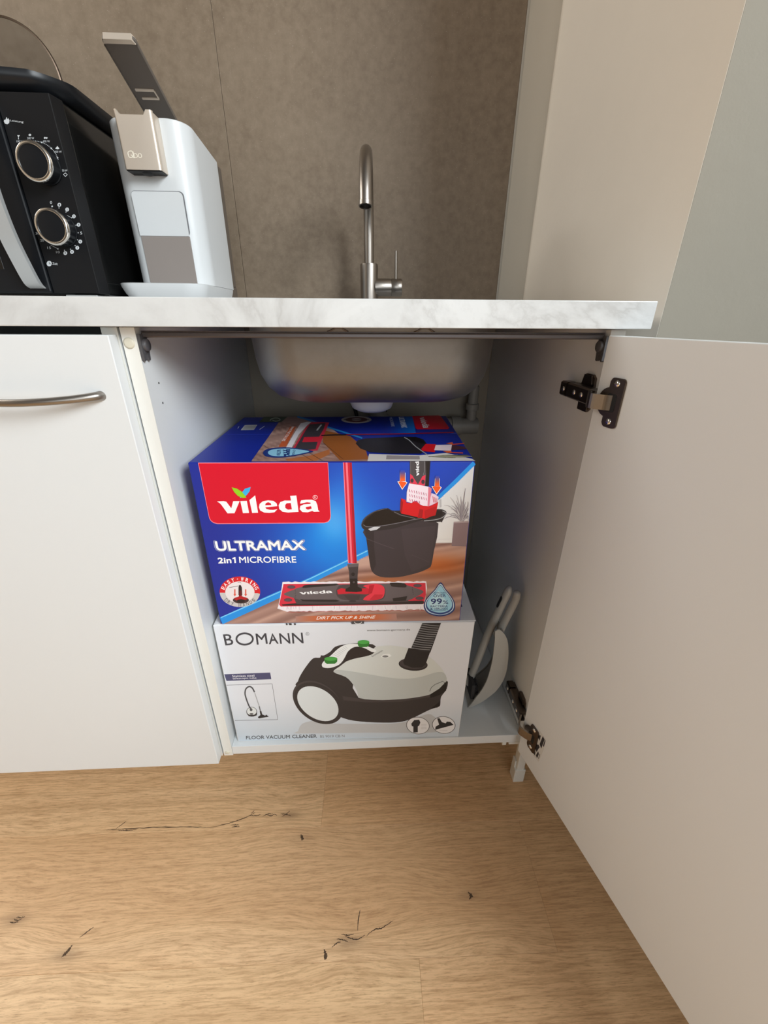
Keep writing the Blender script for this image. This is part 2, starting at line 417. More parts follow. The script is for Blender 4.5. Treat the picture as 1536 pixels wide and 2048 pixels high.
    def done(s, name, parent, material=None):
        me = bpy.data.meshes.new(name); s.bm.to_mesh(me); s.bm.free(); me.materials.append(material or M_ink)
        o = bpy.data.objects.new(name, me); C.objects.link(o)
        if parent is not None:
            o.parent = parent; q = parent; off = Vector((0, 0, 0))
            while q is not None: off += q.location; q = q.parent
            o.location = -off
        return o

# ------------------------------------------------------------------ the setting
fl = bm = new(); box(bm, (-2.2, -3.0, -.03), (2.1, .70, -.009))
floor = struct(obj('floor', bm, M_subfloor))
WP, SL = .1845, -.0165
A_ROT = math.atan(SL)
def plank(x0, x1, k, tone):
    bm = new(); y0 = -.0455+k*WP
    box(bm, (x0+.00008, y0+.00008, -.009), (x1-.00008, y0+WP-.00008, 0), .0003, 1)
    bmesh.ops.transform(bm, matrix=Matrix.Rotation(A_ROT, 4, 'Z'), verts=bm.verts)
    o = obj('plank', bm, M_oak, floor); o.color = (*tone, 1); return o
seams = {0: [.187], -1: [.572], -2: [.356]}
tones = {(0, .187): (.93, .90, .87), (-1, .572): (.90, .87, .84), (-2, .356): (.92, .90, .88)}
rr = random.Random(11)
for k in range(-15, 4):
    s0 = seams.get(k, [rr.uniform(-.6, .6)])[0]
    xs = [s0-1.285*2, s0-1.285, s0, s0+1.285, s0+2.57, s0+3.855]
    for a, b in zip(xs, xs[1:]):
        a, b = max(a, -2.2), min(b, 2.1)
        if b-a < .02: continue
        g = rr.uniform(.93, 1.04); tone = tones.get((k, a), (g, g, g))
        if k == -2 and b == .356: tone = (.99, 1.03, 1.06)
        pl = plank(a, b, k, tone)
        if k == 0 and b == .187 or k == -1 and b == .572 or k == -2 and b == .356:
            cr = []
            if k == 0:   # the long crack with its ragged end
                cr = [[(-.222, -.0355), (-.19, -.0345), (-.12, -.0352), (-.06, -.0372), (-.026, -.0405)], [(-.205, -.034), (-.198, -.027), (-.192, -.021)],
                      [(-.026, -.0405), (.005, -.0345), (.03, -.028), (.045, -.022), (.054, -.0165)], [(.045, -.022), (.058, -.0225), (.066, -.021)],
                      [(.07, -.0245), (.078, -.022), (.086, -.0245), (.093, -.022), (.098, -.0245)], [(.108, -.027), (.116, -.0225), (.122, -.017)], [(.104, -.022), (.113, -.0225), (.126, -.026)], [(.012, -.038), (.020, -.0372), (.028, -.038)], [(.015, -.041), (.022, -.0402), (.030, -.041)], [(.074, -.0215), (.082, -.0205), (.090, -.0212)], [(-.20, -.0365), (-.185, -.037), (-.165, -.0372)], [(.046, -.0185), (.050, -.0150), (.051, -.0125)]]
            elif k == -1:
                cr = [[(.149, -.060), (.153, -.066), (.152, -.070)], [(.446, -.160), (.450, -.165), (.446, -.170)], [(-.186, -.196), (-.189, -.203), (-.194, -.209)],
                      [(.238, -.206), (.248, -.209), (.258, -.2105), (.27, -.206)], [(.262, -.175), (.259, -.187), (.258, -.2)], [(.272, -.207), (.285, -.200), (.296, -.199), (.315, -.191)],
                      [(.206, -.219), (.209, -.226), (.208, -.231)], [(.218, -.218), (.226, -.213), (.232, -.212)], [(-.30, -.160), (-.293, -.162), (-.287, -.160)], [(-.18, -.188), (-.172, -.181), (-.165, -.176)], [(-.304, -.163), (-.298, -.1645), (-.290, -.1635)], [(-.298, -.1575), (-.292, -.1585), (-.284, -.1578)], [(.232, -.203), (.242, -.2045), (.252, -.204)], [(.225, -.2085), (.234, -.2095), (.243, -.212)]]
            fat = (.0032, .0015, .0020) if k == -1 else (.0009, .0009, .0009)
            kb = new(); rk = random.Random(5)
            for ci, pts in enumerate(cr):
                P = [(p.x, p.y) for p in spline([(x, y, 0) for x, y in pts], 9)]
                n = len(P); wd = (.0026 if k == -1 and ci in (0, 1, 2, 6) else .0007)
                Lf = []; Rt = []
                for i, (x, y) in enumerate(P):
                    j0, j1 = P[max(0, i-1)], P[min(n-1, i+1)]; dx, dy = j1[0]-j0[0], j1[1]-j0[1]; q = math.hypot(dx, dy)
                    ww = wd*math.sin(PI*(i+.35)/(n+.0))*rk.uniform(.35, 1.3)+.00015; y += rk.uniform(-.0005, .0005)
                    Lf.append((x-dy/q*ww, y+dx/q*ww)); Rt.append((x+dy/q*ww, y-dx/q*ww))
                va = [kb.verts.new((*p, .00012)) for p in Lf]; vb = [kb.verts.new((*p, .00012)) for p in Rt]
                for i in range(n-1): kb.faces.new((va[i], vb[i], vb[i+1], va[i+1]))
            obj('knot', kb, M_knot, pl)

YB = .55
bm = new(); box(bm, (-2.2, YB+.0085, 0), (.66, YB+.12, 3.2)); wall_back = struct(obj('wall_back', bm, M_strip_grey))
for x0, x1 in ((-1.18, .0207), (.0213, .5915)):
    for z0, z1 in ((.28, 1.4795), (1.4805, 3.2)):
        bm = new(); box(bm, (x0, YB, z0), (x1, YB+.0085, z1), .0007, 1); obj('tile', bm, M_tile, wall_back)
bm = new(); box(bm, (.0195, YB+.002, .3), (.0225, YB+.0084, 3.2)); obj('joint', bm, M_grout, wall_back)
bm = new(); box(bm, (.5916, YB-.0008, .0), (.5965, YB+.0084, 3.2), .001); struct(obj('trim_1', bm, M_filler))
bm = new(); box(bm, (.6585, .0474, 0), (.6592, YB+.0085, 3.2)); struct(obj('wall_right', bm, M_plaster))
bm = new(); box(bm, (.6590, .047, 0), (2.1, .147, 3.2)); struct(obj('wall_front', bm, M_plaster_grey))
# an unseen half-height wall, added to stop light under the door, then the room behind the photographer
bm = new(); box(bm, (.93, -.80, 0), (1.03, .047, .80)); struct(obj('wall_light_stop', bm, M_paint))
bm = new(); box(bm, (-2.3, -3.1, 0), (-2.2, .67, 3.2)); struct(obj('wall_left', bm, M_paint_left))
bm = new()
for a, b in (((-3.1, 0), (-3.02, 3.2)), ((-1.18, 0), (.147, 3.2)), ((-3.02, 0), (-1.18, 1.68)), ((-3.02, 3.02), (-1.18, 3.2))): box(bm, (2.0, a[0], a[1]), (2.1, b[0], b[1]))
struct(obj('wall_side', bm, M_paint))
bm = new()
for a, b in (((-3.02, 1.68), (-2.97, 3.02)), ((-1.23, 1.68), (-1.18, 3.02)), ((-2.97, 1.68), (-1.23, 1.73)), ((-2.97, 2.97), (-1.23, 3.02))): box(bm, (1.97, a[0], a[1]), (2.01, b[0], b[1]), .004)
struct(obj('window_2', bm, M_mel))
bm = new(); box(bm, (-2.3, -3.1, 3.2), (2.1, .67, 3.25)); struct(obj('ceiling', bm, M_paint))
bm = new()
for a, b in (((-2.2, 0), (-.27, 3.2)), ((1.27, 0), (2.1, 3.2)), ((-.27, 0), (1.27, .76)), ((-.27, 1.74), (1.27, 3.2))): box(bm, (a[0], -3.1, a[1]), (b[0], -3.0, b[1]))
struct(obj('wall_rear', bm, M_paint))
bm = new()
for a, b in (((-.27, .76), (-.22, 1.74)), ((1.22, .76), (1.27, 1.74)), ((-.22, .76), (1.22, .81)), ((-.22, 1.69), (1.22, 1.74)), ((.48, .81), (.52, 1.69))): box(bm, (a[0], -3.01, a[1]), (b[0], -2.96, b[1]), .004)
struct(obj('window_1', bm, M_mel))

# ------------------------------------------------------------------ worktop
CT, CB = .9058, .8764
bm = new()
def ring_slab(bm, o, i, z0, z1, bev):
    ox0, oy0, ox1, oy1 = o; ix0, iy0, ix1, iy1 = i
    O = ((ox0, oy0), (ox1, oy0), (ox1, oy1), (ox0, oy1)); I = ((ix0, iy0), (ix1, iy0), (ix1, iy1), (ix0, iy1))
    V = {}
    for nm, P in (('o', O), ('i', I)):
        for z, zz in ((0, z0), (1, z1)): V[nm, z] = [bm.verts.new((*p, zz)) for p in P]
    oe = []
    for k in range(4):
        l = (k+1) % 4
        bm.faces.new((V['o', 1][k], V['o', 1][l], V['i', 1][l], V['i', 1][k])); bm.faces.new((V['o', 0][l], V['o', 0][k], V['i', 0][k], V['i', 0][l]))
        f = bm.faces.new((V['o', 0][k], V['o', 0][l], V['o', 1][l], V['o', 1][k])); oe += list(f.edges)
        bm.faces.new((V['i', 0][l], V['i', 0][k], V['i', 1][k], V['i', 1][l]))
    if bev: bmesh.ops.bevel(bm, geom=list(set(oe)), offset=bev, segments=2, profile=.5, affect='EDGES')
ring_slab(bm, (-.62, 0, .6176, YB-.001), (.1115, .086, .4845, .424), CB, CT, .0009)
tag(obj('worktop', bm, M_marble), 'white marble-patterned laminate worktop running over both cabinets', 'worktop')

# ------------------------------------------------------------------ sink cabinet
sc = thing('sink_cabinet', 'open white sink cabinet with its door swung out to the right', 'cabinet', (.3, .25, 0))
YC = .02; ZB0, ZB1 = .1247, .1458
bm = new(); box(bm, (.0025, YC, .1225), (.0190, .515, CB-.001), .0006); lp = obj('side_panel', bm, M_mel, sc)
bm = new(); box(bm, (.5815, YC, .1225), (.6000, .515, CB-.001), .0006); rp = obj('side_panel', bm, M_mel, sc)
bm = new(); box(bm, (.0025, YC-.0004, .123), (.0190, YC+.0006, CB-.0011), 0); obj('edge_band', bm, M_edge, lp)
bm = new(); box(bm, (.5815, YC-.0004, .123), (.6000, YC+.0006, CB-.0011), 0); obj('edge_band', bm, M_edge, rp)
bm = new(); box(bm, (.0194, YC+.0005, ZB0), (.5811, .512, ZB1), .0006); obj('bottom_panel', bm, M_mel, sc)
bm = new(); box(bm, (.0194, .500, ZB1+.0003), (.5811, .506, CB-.002), .0004); obj('back_panel', bm, M_board, sc)
for x, z, r in ((.0098, .8586, .0062), (.0095, .1318, .0045)):
    bm = new(); lathe(bm, [(0, .0016), (r*.72, .0016), (r, .0008), (r, -.0002)], (x, YC-.0004, z), (0, -1, 0), 24); obj('screw_cap', bm, M_capcream, lp)
for y, z in ((.0502, .8096), (.0491, .7847)):
    bm = new(); lathe(bm, [(0, .0002), (.0014, .0002), (.0014, 0)], (.019, y, z), (1, 0, 0), 12); obj('hole_shade_disc', bm, M_hole_shade, lp)  # dark discs standing in for the shade inside drilled holes
# front cross rail carrying the sink, with a bracket at each end
bm = new(); box(bm, (.0205, .0285, .8640), (.5800, .0345, .8702), .0016); box(bm, (.0205, .0300, .8702), (.5800, .0320, .8716), .0005)
rail = obj('cross_rail', bm, M_rail, sc)
for x, s in ((.0192, 1), (.5813, -1)):
    bm = new(); yc = .029
    pts = [(-.0085, .868), (-.009, .856)] + [(-.009, .848), (-.0085, .8395), (-.0065, .8382), (-.0042, .8395), (-.0036, .8455), (-.001, .8485), (.0018, .8455), (.0022, .8395), (.0045, .8382), (.0068, .8395), (.0078, .848), (.0088, .856), (.0085, .868)]
    prism(bm, pts, (x, yc, 0), (0, 1, 0), (0, 0, 1), (s, 0, 0), .0035)
    br = obj('rail_bracket', bm, M_grey_plastic, sc)
    bm = new(); lathe(bm, [(0, .0075), (.0062, .0075), (.0070, .0066), (.0072, .003)], (x, yc, .8560), (s, 0, 0), 24)
    obj('pin', bm, M_grey_plastic, br)
for x in (.2403, .3495):
    bm = new(); sweep(bm, [(x-.004, .055, .8705), (x+.0006, .055, .8720), (x+.0063, .055, .8752), (x+.0140, .055, .8752), (x+.0190, .055, .8722), (x+.0225, .055, .8705)], .0012, 8)
    obj('clip', bm, M_dark_steel, sc)
for y, hd in ((.0175, 1), (.44, 0)):
    bm = new(); box(bm, (.5872, y+.0018, .034), (.6030, y+.0198, .1190), .0012); lg = obj('leg', bm, M_edge, sc)
    bm = new(); box(bm, (.5838, y, 0), (.6062, y+.0225, .0380), .0014); box(bm, (.5838, y+.008, .0375), (.5870, y+.0215, .056), .001); obj('foot', bm, M_edge, lg)
    bm = new(); box(bm, (.5600, y+.004, .1165), (.6010, y+.05, .1224), .0008); box(bm, (.5480, y+.006, .1120), (.5560, y+.016, .1247), .0008); obj('mounting_plate', bm, M_edge, lg)
for y in (.20, .44):
    bm = new(); box(bm, (.0040, y, .034), (.0185, y+.018, .1224), .0012); lg = obj('leg', bm, M_edge, sc)
    bm = new(); box(bm, (.0025, y-.003, 0), (.0210, y+.021, .0380), .0014); obj('foot', bm, M_edge, lg)

# the open door: hinged at the right, swung 104 degrees
A = .2431; HP = Vector((.5688, 0, 0)); D = Vector((math.sin(A), -math.cos(A), 0)); NI = Vector((-math.cos(A), -math.sin(A), 0)); ZU = Vector((0, 0, 1))
DM = Matrix((D, -NI, ZU)).transposed().to_4x4(); DM.translation = HP      # local x along the door, y out of its back, z up
DZ0, DZ1 = .1305, .8694
bm = new(); box(bm, (0, 0, DZ0), (.596, .0178, DZ1), .0009, 2, DM); door = obj('door', bm, M_mel, sc); door['label'] = 'white door swung wide open, seen from its inner face'
for zc in (.7970, .2043):
    bm = new()
    pts = rrect(.0215, .0570, .0045, 5, .0312, zc)
    prism(bm, pts, HP+NI*.0002, D, ZU, NI, .0022)
    bmesh.ops.bevel(bm, geom=[e for e in bm.edges if abs((e.verts[0].co-e.verts[1].co).z) < .003 and all(abs((v.co-HP).dot(NI)-.0024) < 1e-5 for v in e.verts)], offset=.0006, segments=2, affect='EDGES')
    cup_pts = [(.0225+.0165*math.cos(t_), zc+.0172*math.sin(t_)) for t_ in [PI*.47+i/18*PI*1.06 for i in range(19)]]
    prism(bm, cup_pts, HP+NI*.0002, D, ZU, NI, .0014)
    cup = obj('hinge_cup', bm, M_dark_steel, door)
    bm = new()
    prism(bm, rrect(.0150, .0215, .004, 4, .0275, zc), HP+NI*.0021, D, ZU, NI, .0005); obj('cup_shade_plate', bm, M_rubber, door)  # dark raised plate painting the shade of the cup recess
    for dz in (-.0215, .0222):
        bm = new(); o_ = HP+D*.0305+ZU*(zc+dz)+NI*.0022
        lathe(bm, [(0, .0016), (.0018, .0018), (.0036, .0010), (.0040, 0)], o_, NI, 18)
        prism(bm, [(-.0026, -.0005), (.0026, -.0005), (.0026, .0005), (-.0026, .0005)], o_+NI*.0015, D, ZU, NI, .0004)
        obj('screw', bm, M_chrome, door)
    # mounting plate with two wings on the side panel
    bm = new(); xp = .5815; U, N = Vector((0, 1, 0)), Vector((-1, 0, 0))
    wing = [(.027, -.0105), (.028, -.0190), (.034, -.0235), (.050, -.0235), (.057, -.0190), (.060, -.0100), (.090, -.0080), (.093, -.003), (.093, .003), (.090, .0085), (.060, .0105), (.057, .0205), (.051, .0245), (.034, .0245), (.028, .0205), (.027, .0115)]
    prism(bm, [(a, zc+b) for a, b in wing], (xp, 0, 0), U, ZU, N, .0030)
    prism(bm, [(.030, zc+.0130), (.054, zc+.0130), (.052, zc+.0235), (.033, zc+.0235)], (xp-.003, 0, 0), U, ZU, N, .0022)
    prism(bm, [(.030, zc-.0225), (.054, zc-.0225), (.054, zc-.0120), (.030, zc-.0120)], (xp-.003, 0, 0), U, ZU, N, .0022)
    obj('mounting_plate', bm, M_dark_steel, rp)
    # arm body, hollow channel with adjusting screws
    bm = new()
    sec = [(-.0100, 0), (-.0100, .0105), (-.0080, .0130), (.0080, .0130), (.0100, .0105), (.0100, 0), (.0075, 0), (.0075, .0090), (-.0075, .0090), (-.0075, 0)]
    for a, b in ((.014, .072), (.076, .092)):
        prism(bm, [(p, q+.003) for p, q in sec], (xp, a, zc), ZU, N, U, b-a)
    box(bm, (xp-.011, .072, zc-.0075), (xp-.006, .0765, zc+.0075))
    obj('hinge_arm', bm, M_dark_steel, rp)
    for a in (.030, .050, .082):
        bm = new(); lathe(bm, [(0, .0012), (.0022, .0014), (.0034, .0006), (.0036, -.001)], (xp-.0160, a, zc), N, 16)
        obj('screw', bm, M_chrome, rp)
    # bright link from the arm into the cup
    bm = new()
    p0 = Vector((xp-.0105, .018, zc)); p1 = HP+D*.0045+NI*.0130+ZU*zc; p2 = HP+D*.0200+NI*.0085+ZU*zc; p3 = HP+D*.0275+NI*.0015+ZU*zc
    P = spline([p0, p1, p2, p3], 6); hw, th = .0088, .0016
    L = []
    for i, p in enumerate(P):
        T = (P[min(len(P)-1, i+1)]-P[max(0, i-1)]).normalized(); nn = T.cross(ZU).normalized()
        L.append([bm.verts.new(p+ZU*a*hw+nn*b*th) for a, b in ((-1, -1), (1, -1), (1, 1), (-1, 1))])
    for a, b in zip(L, L[1:]):
        for k in range(4): bm.faces.new((a[k], a[(k+1) % 4], b[(k+1) % 4], b[k]))
    bm.faces.new(L[0][::-1]); bm.faces.new(L[-1])
    obj('hinge_link', bm, M_link, door)
# torn delivery label next to the lower hinge
art = Art([(0, 100), (100, 100), (100, 0), (0, 0)], [HP+D*.0395+ZU*.240, HP+D*.0590+ZU*.240, HP+D*.0590+ZU*.170, HP+D*.0395+ZU*.170], NI, 1.0, 2e-4)
art.poly([(0, 0), (78, 6), (96, 60), (92, 96), (0, 98)], (215, 214, 210))
for q in ([(8, 72), (34, 70), (30, 88), (14, 84)], [(40, 60), (70, 54), (80, 92), (52, 94)], [(80, 70), (92, 68), (93, 92), (84, 93)], [(10, 30), (28, 24), (44, 46), (50, 52), (30, 54), (12, 48)], [(30, 12), (52, 10), (60, 30), (44, 34)], [(64, 14), (70, 14), (74, 32), (68, 34)], [(6, 8), (22, 8), (18, 20), (8, 20)]):
    art.poly(q, (40, 38, 44))
art.done('sticker', door, M_ink_dull)

# ------------------------------------------------------------------ closed base cabinet on the left
bc = thing('base_cabinet', 'closed white base cabinet left of the sink cabinet with a bow handle', 'cabinet', (-.3, .25, 0))
for a, b in ((-.600, -.582), (-.0185, -.0004)):
    bm = new(); box(bm, (a, YC, .1225), (b, .515, CB-.001), .0006); sp_ = obj('side_panel', bm, M_mel, bc)
    bm = new(); box(bm, (a, YC-.0004, .123), (b, YC+.0006, CB-.0011)); obj('edge_band', bm, M_edge, sp_)
bm = new(); box(bm, (-.5816, YC+.0005, ZB0), (-.0189, .512, ZB1), .0006); obj('bottom_panel', bm, M_mel, bc)
bm = new(); box(bm, (-.5816, .500, ZB1+.0003), (-.0189, .506, CB-.002), .0004); obj('back_panel', bm, M_mel, bc)
bm = new(); box(bm, (-.598, 0, .1277), (-.0012, .0178, .8678), .0011); ld = obj('door', bm, M_mel, bc)
bm = new(); box(bm, (-.0300, .0002, .1279), (-.0012, -.00025, .8676)); bm.free()
for x in (-.590, -.0175):
    for y in (.20, .44):
        bm = new(); box(bm, (x, y, 0), (x+.016, y+.018, .1224), .0012); obj('leg', bm, M_edge, bc)
bm = new()
hp_ = spline([(-.0265, .0035, .8020), (-.031, -.006, .8020), (-.050, -.0165, .8008), (-.080, -.0245, .7995), (-.110, -.0275, .7990), (-.140, -.0245, .7995), (-.170, -.0165, .8008), (-.189, -.006, .8020), (-.1935, .0035, .8020)], 8)
nh = len(hp_); rad = [.0042+.0022*abs(2*i/(nh-1)-1)**3 for i in range(nh)]
sweep(bm, hp_, rad, 18, True, 1.0, (0, 0, 1)); obj('handle', bm, M_steel, ld, 60)

# ------------------------------------------------------------------ sink bowl with its drain
sk = thing('sink', 'brushed steel sink bowl hanging under the worktop', 'sink', (.298, .255, .775))
def loft(bm, outs, cap_top=False, cap_bot=True):
    rs = [[bm.verts.new((x, y, z)) for x, y in o] for o, z in outs]
    for a, b in zip(rs, rs[1:]):
        n = len(a)
        for k in range(n):
            f = bm.faces.new((a[k], a[(k+1) % n], b[(k+1) % n], b[k])); f.smooth = True
    if cap_top: bm.faces.new(rs[0])
    if cap_bot: bm.faces.new(rs[-1][::-1])
bm = new(); W_, H_ = .368, .332; cx, cy = .298, .255
lv = [(-.022, .9078), (-.022, .9062), (0, .9060), (.001, .8990), (.002, .876), (.006, .830), (.010, .808), (.018, .790), (.030, .777), (.046, .7695), (.066, .767)]
loft(bm, [(rrect(W_-2*i, H_-2*i, max(.075-i*.3, .03) if i > -.01 else .045, 8, cx, cy), z) for i, z in lv])
sb = obj('sink_bowl', bm, M_sink, sk)
md = sb.modifiers.new('thickness', 'SOLIDIFY'); md.thickness = .0009; md.offset = 1
bm = new(); lathe(bm, [(.030, .0005), (.041, 0), (.0415, -.006), (.0405, -.020), (.036, -.030), (.026, -.0355), (.010, -.0375), (0, -.0378)], (.2960, .262, .7672), (0, 0, 1), 36)
obj('drain_housing', bm, M_cup, sk)

# waste pipe and supply hoses behind the bowl
bm = new()
sweep(bm, spline([(.296, .3035, .7455), (.296, .36, .7450), (.297, .415, .740), (.302, .442, .724), (.312, .446, .690), (.335, .446, .664), (.38, .446, .657), (.45, .446, .657), (.53, .446, .657), (.548, .446, .657)], 6), .0185, 18)
wp = tag(obj('waste_pipe', bm, M_pvc, None, 50), 'grey plastic waste pipe running behind the blue box', 'pipe')
bm = new(); sweep(bm, [(.5330, .446, .668), (.5330, .446, .700), (.5335, .446, .7480)], .0115, 16); lathe(bm, [(.0115, 0), (.0150, .001), (.0150, .014), (.0115, .015)], (.533, .446, .694), (0, 0, 1), 20)
obj('riser', bm, M_pvc, wp, 50)
bm = new(); lathe(bm, [(.0186, 0), (.0225, .001), (.0225, .022), (.0186, .023)], (.485, .446, .657), (1, 0, 0), 24); obj('coupling', bm, M_pvc, wp, 40)
for s, lab in ((-1, 'left thin black supply hose behind the sink bowl'), (1, 'right thin black supply hose behind the sink bowl')):
    bm = new(); x = .297
    sweep(bm, spline([(x+s*.006, .478, .897), (x+s*.03, .478, .85), (x+s*.075, .478, .795), (x+s*.070, .478, .755), (x+s*.045, .478, .715), (x+s*.030, .478, .66), (x+s*.028, .478, .60)], 6), .0042, 10)
    tag(obj('supply_hose', bm, M_rubber, None, 60), lab, 'hose')['group'] = 'supply hoses under the sink'

# ------------------------------------------------------------------ faucet
fx, fy = .2967, .468
fc = thing('faucet', 'tall brushed steel faucet with a gooseneck spout and side lever', 'faucet', (fx, fy, CT))
bm = new(); lathe(bm, [(0, 0), (.0195, 0), (.0195, .0025), (.0180, .0035), (.0180, .0770), (.0172, .0802), (.0100, .0806)], (fx, fy, CT), (0, 0, 1), 36); obj('body', bm, M_steel, fc, 40)
R_ = .098; zc = 1.0355
pth = [(fx, fy, CT+.078), (fx, fy, 1.00), (fx, fy, 1.018)] + [(fx-.0042*(1-math.cos(a)), fy-R_*(1-math.cos(a)), zc+R_*math.sin(a)) for a in [i/24*PI*.955 for i in range(25)]]
bm = new(); sweep(bm, pth, .0098, 22, False); sp = obj('spout', bm, M_steel, fc, 60)
e0 = Vector(pth[-1]); e1 = Vector(pth[-2]); ax = (e0-e1).normalized()
bm = new(); lathe(bm, [(.0098, -.0005), (.0104, 0), (.0104, .0060), (.0088, .0066), (.0088, .0040)], e0, ax, 26); obj('aerator_ring', bm, M_steel, sp, 40)
bm = new(); lathe(bm, [(0, .0042), (.0088, .0042), (.0088, .003), (0, .003)], e0, ax, 20); obj('aerator', bm, M_rubber, sp)
bm = new(); lathe(bm, [(0, .010), (.0165, .012), (.0165, .0440), (.0160, .0448), (.0160, .0458), (.0000, .0458)], (fx, fy, .9440), (1, 0, 0), 32); obj('valve_barrel', bm, M_steel, fc, 40)
bm = new(); lathe(bm, [(0, .0462), (.0160, .0462), (.0166, .0470), (.0166, .0660), (.0155, .0678), (0, .0680)], (fx, fy, .9440), (1, 0, 0), 32); lk = obj('lever_cap', bm, M_steel, fc, 40)
bm = new(); sweep(bm, [(fx+.0555, fy, .956), (fx+.0552, fy-.001, .985), (fx+.0548, fy-.002, 1.0095)], [.0029, .0029, .0027], 14); obj('lever', bm, M_steel, fc, 40)

# ------------------------------------------------------------------ microwave
mw = thing('microwave', 'black microwave with two chrome-ringed knobs at the left end of the worktop', 'microwave', (-.33, .35, CT))
X0, X1, MF = -.560, -.1150, .2200; Z0, Z1 = .9178, 1.1468
bm = new(); box(bm, (X0+.004, MF+.022, Z0-.002), (X1-.0015, .500, Z1), .003); obj('housing', bm, M_gloss_black, mw)
bm = new(); hexa(bm, [(-.1860, MF, Z0), (X1-.0035, MF, Z0), (X1, MF+.022, Z0), (-.1860, MF+.022, Z0), (-.1860, MF, Z1-.0004), (X1-.0035, MF, Z1-.0004), (X1, MF+.022, Z1-.0004), (-.1860, MF+.022, Z1-.0004)], .0009)
cpn = obj('control_panel', bm, M_black, mw)
bm = new(); box(bm, (X0, MF-.002, Z0), (-.1875, MF+.021, Z1-.0004), .0025); mdr = obj('door', bm, M_pan_black, mw)
bm = new(); box(bm, (X0+.05, MF-.0026, Z0+.03), (-.2450, MF-.0015, Z1-.03), .0005); obj('window', bm, M_gloss_black, mdr)
bm = new()
hz = [(.9235, .2160), (.9300, .2060), (.9550, .1960), (.9850, .1870), (1.0200, .1820), (1.0500, .1820), (1.0850, .1880), (1.1130, .1970), (1.1360, .2070), (1.1410, .2160)]
hs = spline([(0, y, z) for z, y in hz], 5)
L = []
for p in hs: L.append([bm.verts.new((a, p.y+b, p.z)) for a, b in ((-.2160, 0), (-.1945, 0), (-.1945, .0065), (-.2160, .0065))])
for a, b in zip(L, L[1:]):
    for k in range(4): bm.faces.new((a[k], a[(k+1) % 4], b[(k+1) % 4], b[k]))
bm.faces.new(L[0][::-1]); bm.faces.new(L[-1]); obj('handle', bm, M_silver_plastic, mdr, 40)
for kx, kz in ((-.1470, 1.0698), (-.1477, .9985)):
    bm = new(); lathe(bm, [(.0206, -.0002), (.0206, .0020), (.0198, .0030), (.0198, .0200), (.0200, .0225), (0, .0225)], (kx, MF, kz), (0, -1, 0), 40); kb = obj('knob', bm, M_pan_black, cpn, 35)
    # ring and cap belong to the knob
    bm = new(); lathe(bm, [(.0200, .0195), (.0222, .0200), (.0226, .0215), (.0221, .0238), (.0204, .0250), (.0182, .0246), (.0178, .0230)], (kx, MF, kz), (0, -1, 0), 44); obj('chrome_ring', bm, M_chrome, cpn, 60)
    bm = new(); lathe(bm, [(.0178, .0235), (.0120, .0240), (0, .0242)], (kx, MF, kz), (0, -1, 0), 40); obj('knob_cap', bm, M_pan_black, cpn, 60)
for x in (X0+.03, -.1500):
    for y in (.250, .46):
        bm = new(); lathe(bm, [(.013, .0002), (.013, .008), (.010, .0122)][::-1]+[(0, .0002)], (x, y, CT), (0, 0, 1), 20); obj('foot', bm, M_rubber, mw)
bm = new(); box(bm, (-.1720, .2235, .9125), (-.1250, .2400, .9158), .001); obj('bottom_strip', bm, M_silver_plastic, mw)  # narrow silver strip beneath the control panel
# white print of the panel
art = Art([(-14.4, 181.2), (101.5, 184.8), (203.8, 587.0), (106.6, 586.1)], [(-.187, MF, Z1), (-.1155, MF, Z1), (-.1155, MF, Z0), (-.187, MF, Z0)], (0, -1, 0), 1.0, 1e-4)
wt = (205, 208, 210); art.view(0, 180, 6.4)
art.poly([(85, 345), (95, 375), (108, 362), (122, 395), (118, 425), (95, 440), (65, 432), (50, 405), (55, 380), (66, 388), (75, 372)], wt)
art.text('Leistung', (130, 408), (300, 432), (302, 398), (128, 378), wt, .01)
art.text('100 W', (215, 672), (300, 672), (298, 645), (212, 645), wt); art.text('300 W', (352, 632), (440, 632), (436, 605), (348, 605), wt)
art.text('400 W', (552, 672), (640, 672), (636, 644), (548, 644), wt); art.text('600 W', (700, 804), (792, 804), (788, 778), (696, 778), wt); art.text('700 W', (782, 1045), (866, 1045), (862, 1018), (778, 1018), wt)
art.poly([(222, 580), (255, 580), (240, 605), (244, 632), (232, 632), (235, 605)], wt); art.ell(383, 576, 17, 14, wt); art.poly([(560, 615), (575, 600), (590, 612), (600, 602), (612, 615), (598, 630), (586, 618), (574, 630)], wt)
art.poly([(735, 718), (762, 752), (740, 760), (708, 752)], wt); art.line([(812, 1082), (838, 1062), (862, 1085), (838, 1108)], 9, wt, 0, True)
for i in range(30):
    q = i/29; a_ = math.radians(-96+q*104); art.ell(455+338*math.cos(a_)*.98-28, 990+335*math.sin(a_)-2, 5.5 if i % 7 else 11, 5.5 if i % 7 else 11, wt, 0, 8)
art.done('power_dial_print', cpn, M_ink_dull)
art = Art([(-14.4, 181.2), (101.5, 184.8), (203.8, 587.0), (106.6, 586.1)], [(-.187, MF, Z1), (-.1155, MF, Z1), (-.1155, MF, Z0), (-.187, MF, Z0)], (0, -1, 0), 1.0, 1e-4)
art.view(0, 380, 6.4)
for x, y, s_ in ((655, 160, '0'), (760, 190, '1'), (860, 250, '2'), (946, 338, '3'), (1007, 445, '4'), (1040, 552, '5'), (1028, 660, '6'), (990, 740, '7'), (922, 792, '8'), (836, 808, '9')):
    if s_ in '05': art.text(s_, (x-13, y+18), (x+13, y+18), (x+11, y-18), (x-15, y-18), wt, .01)
    else:
        art.ell(x, y, 24, 25, wt, 0, 20); art.text(s_, (x-6, y+13), (x+8, y+13), (x+7, y-13), (x-8, y-13), (22, 22, 24), .02)
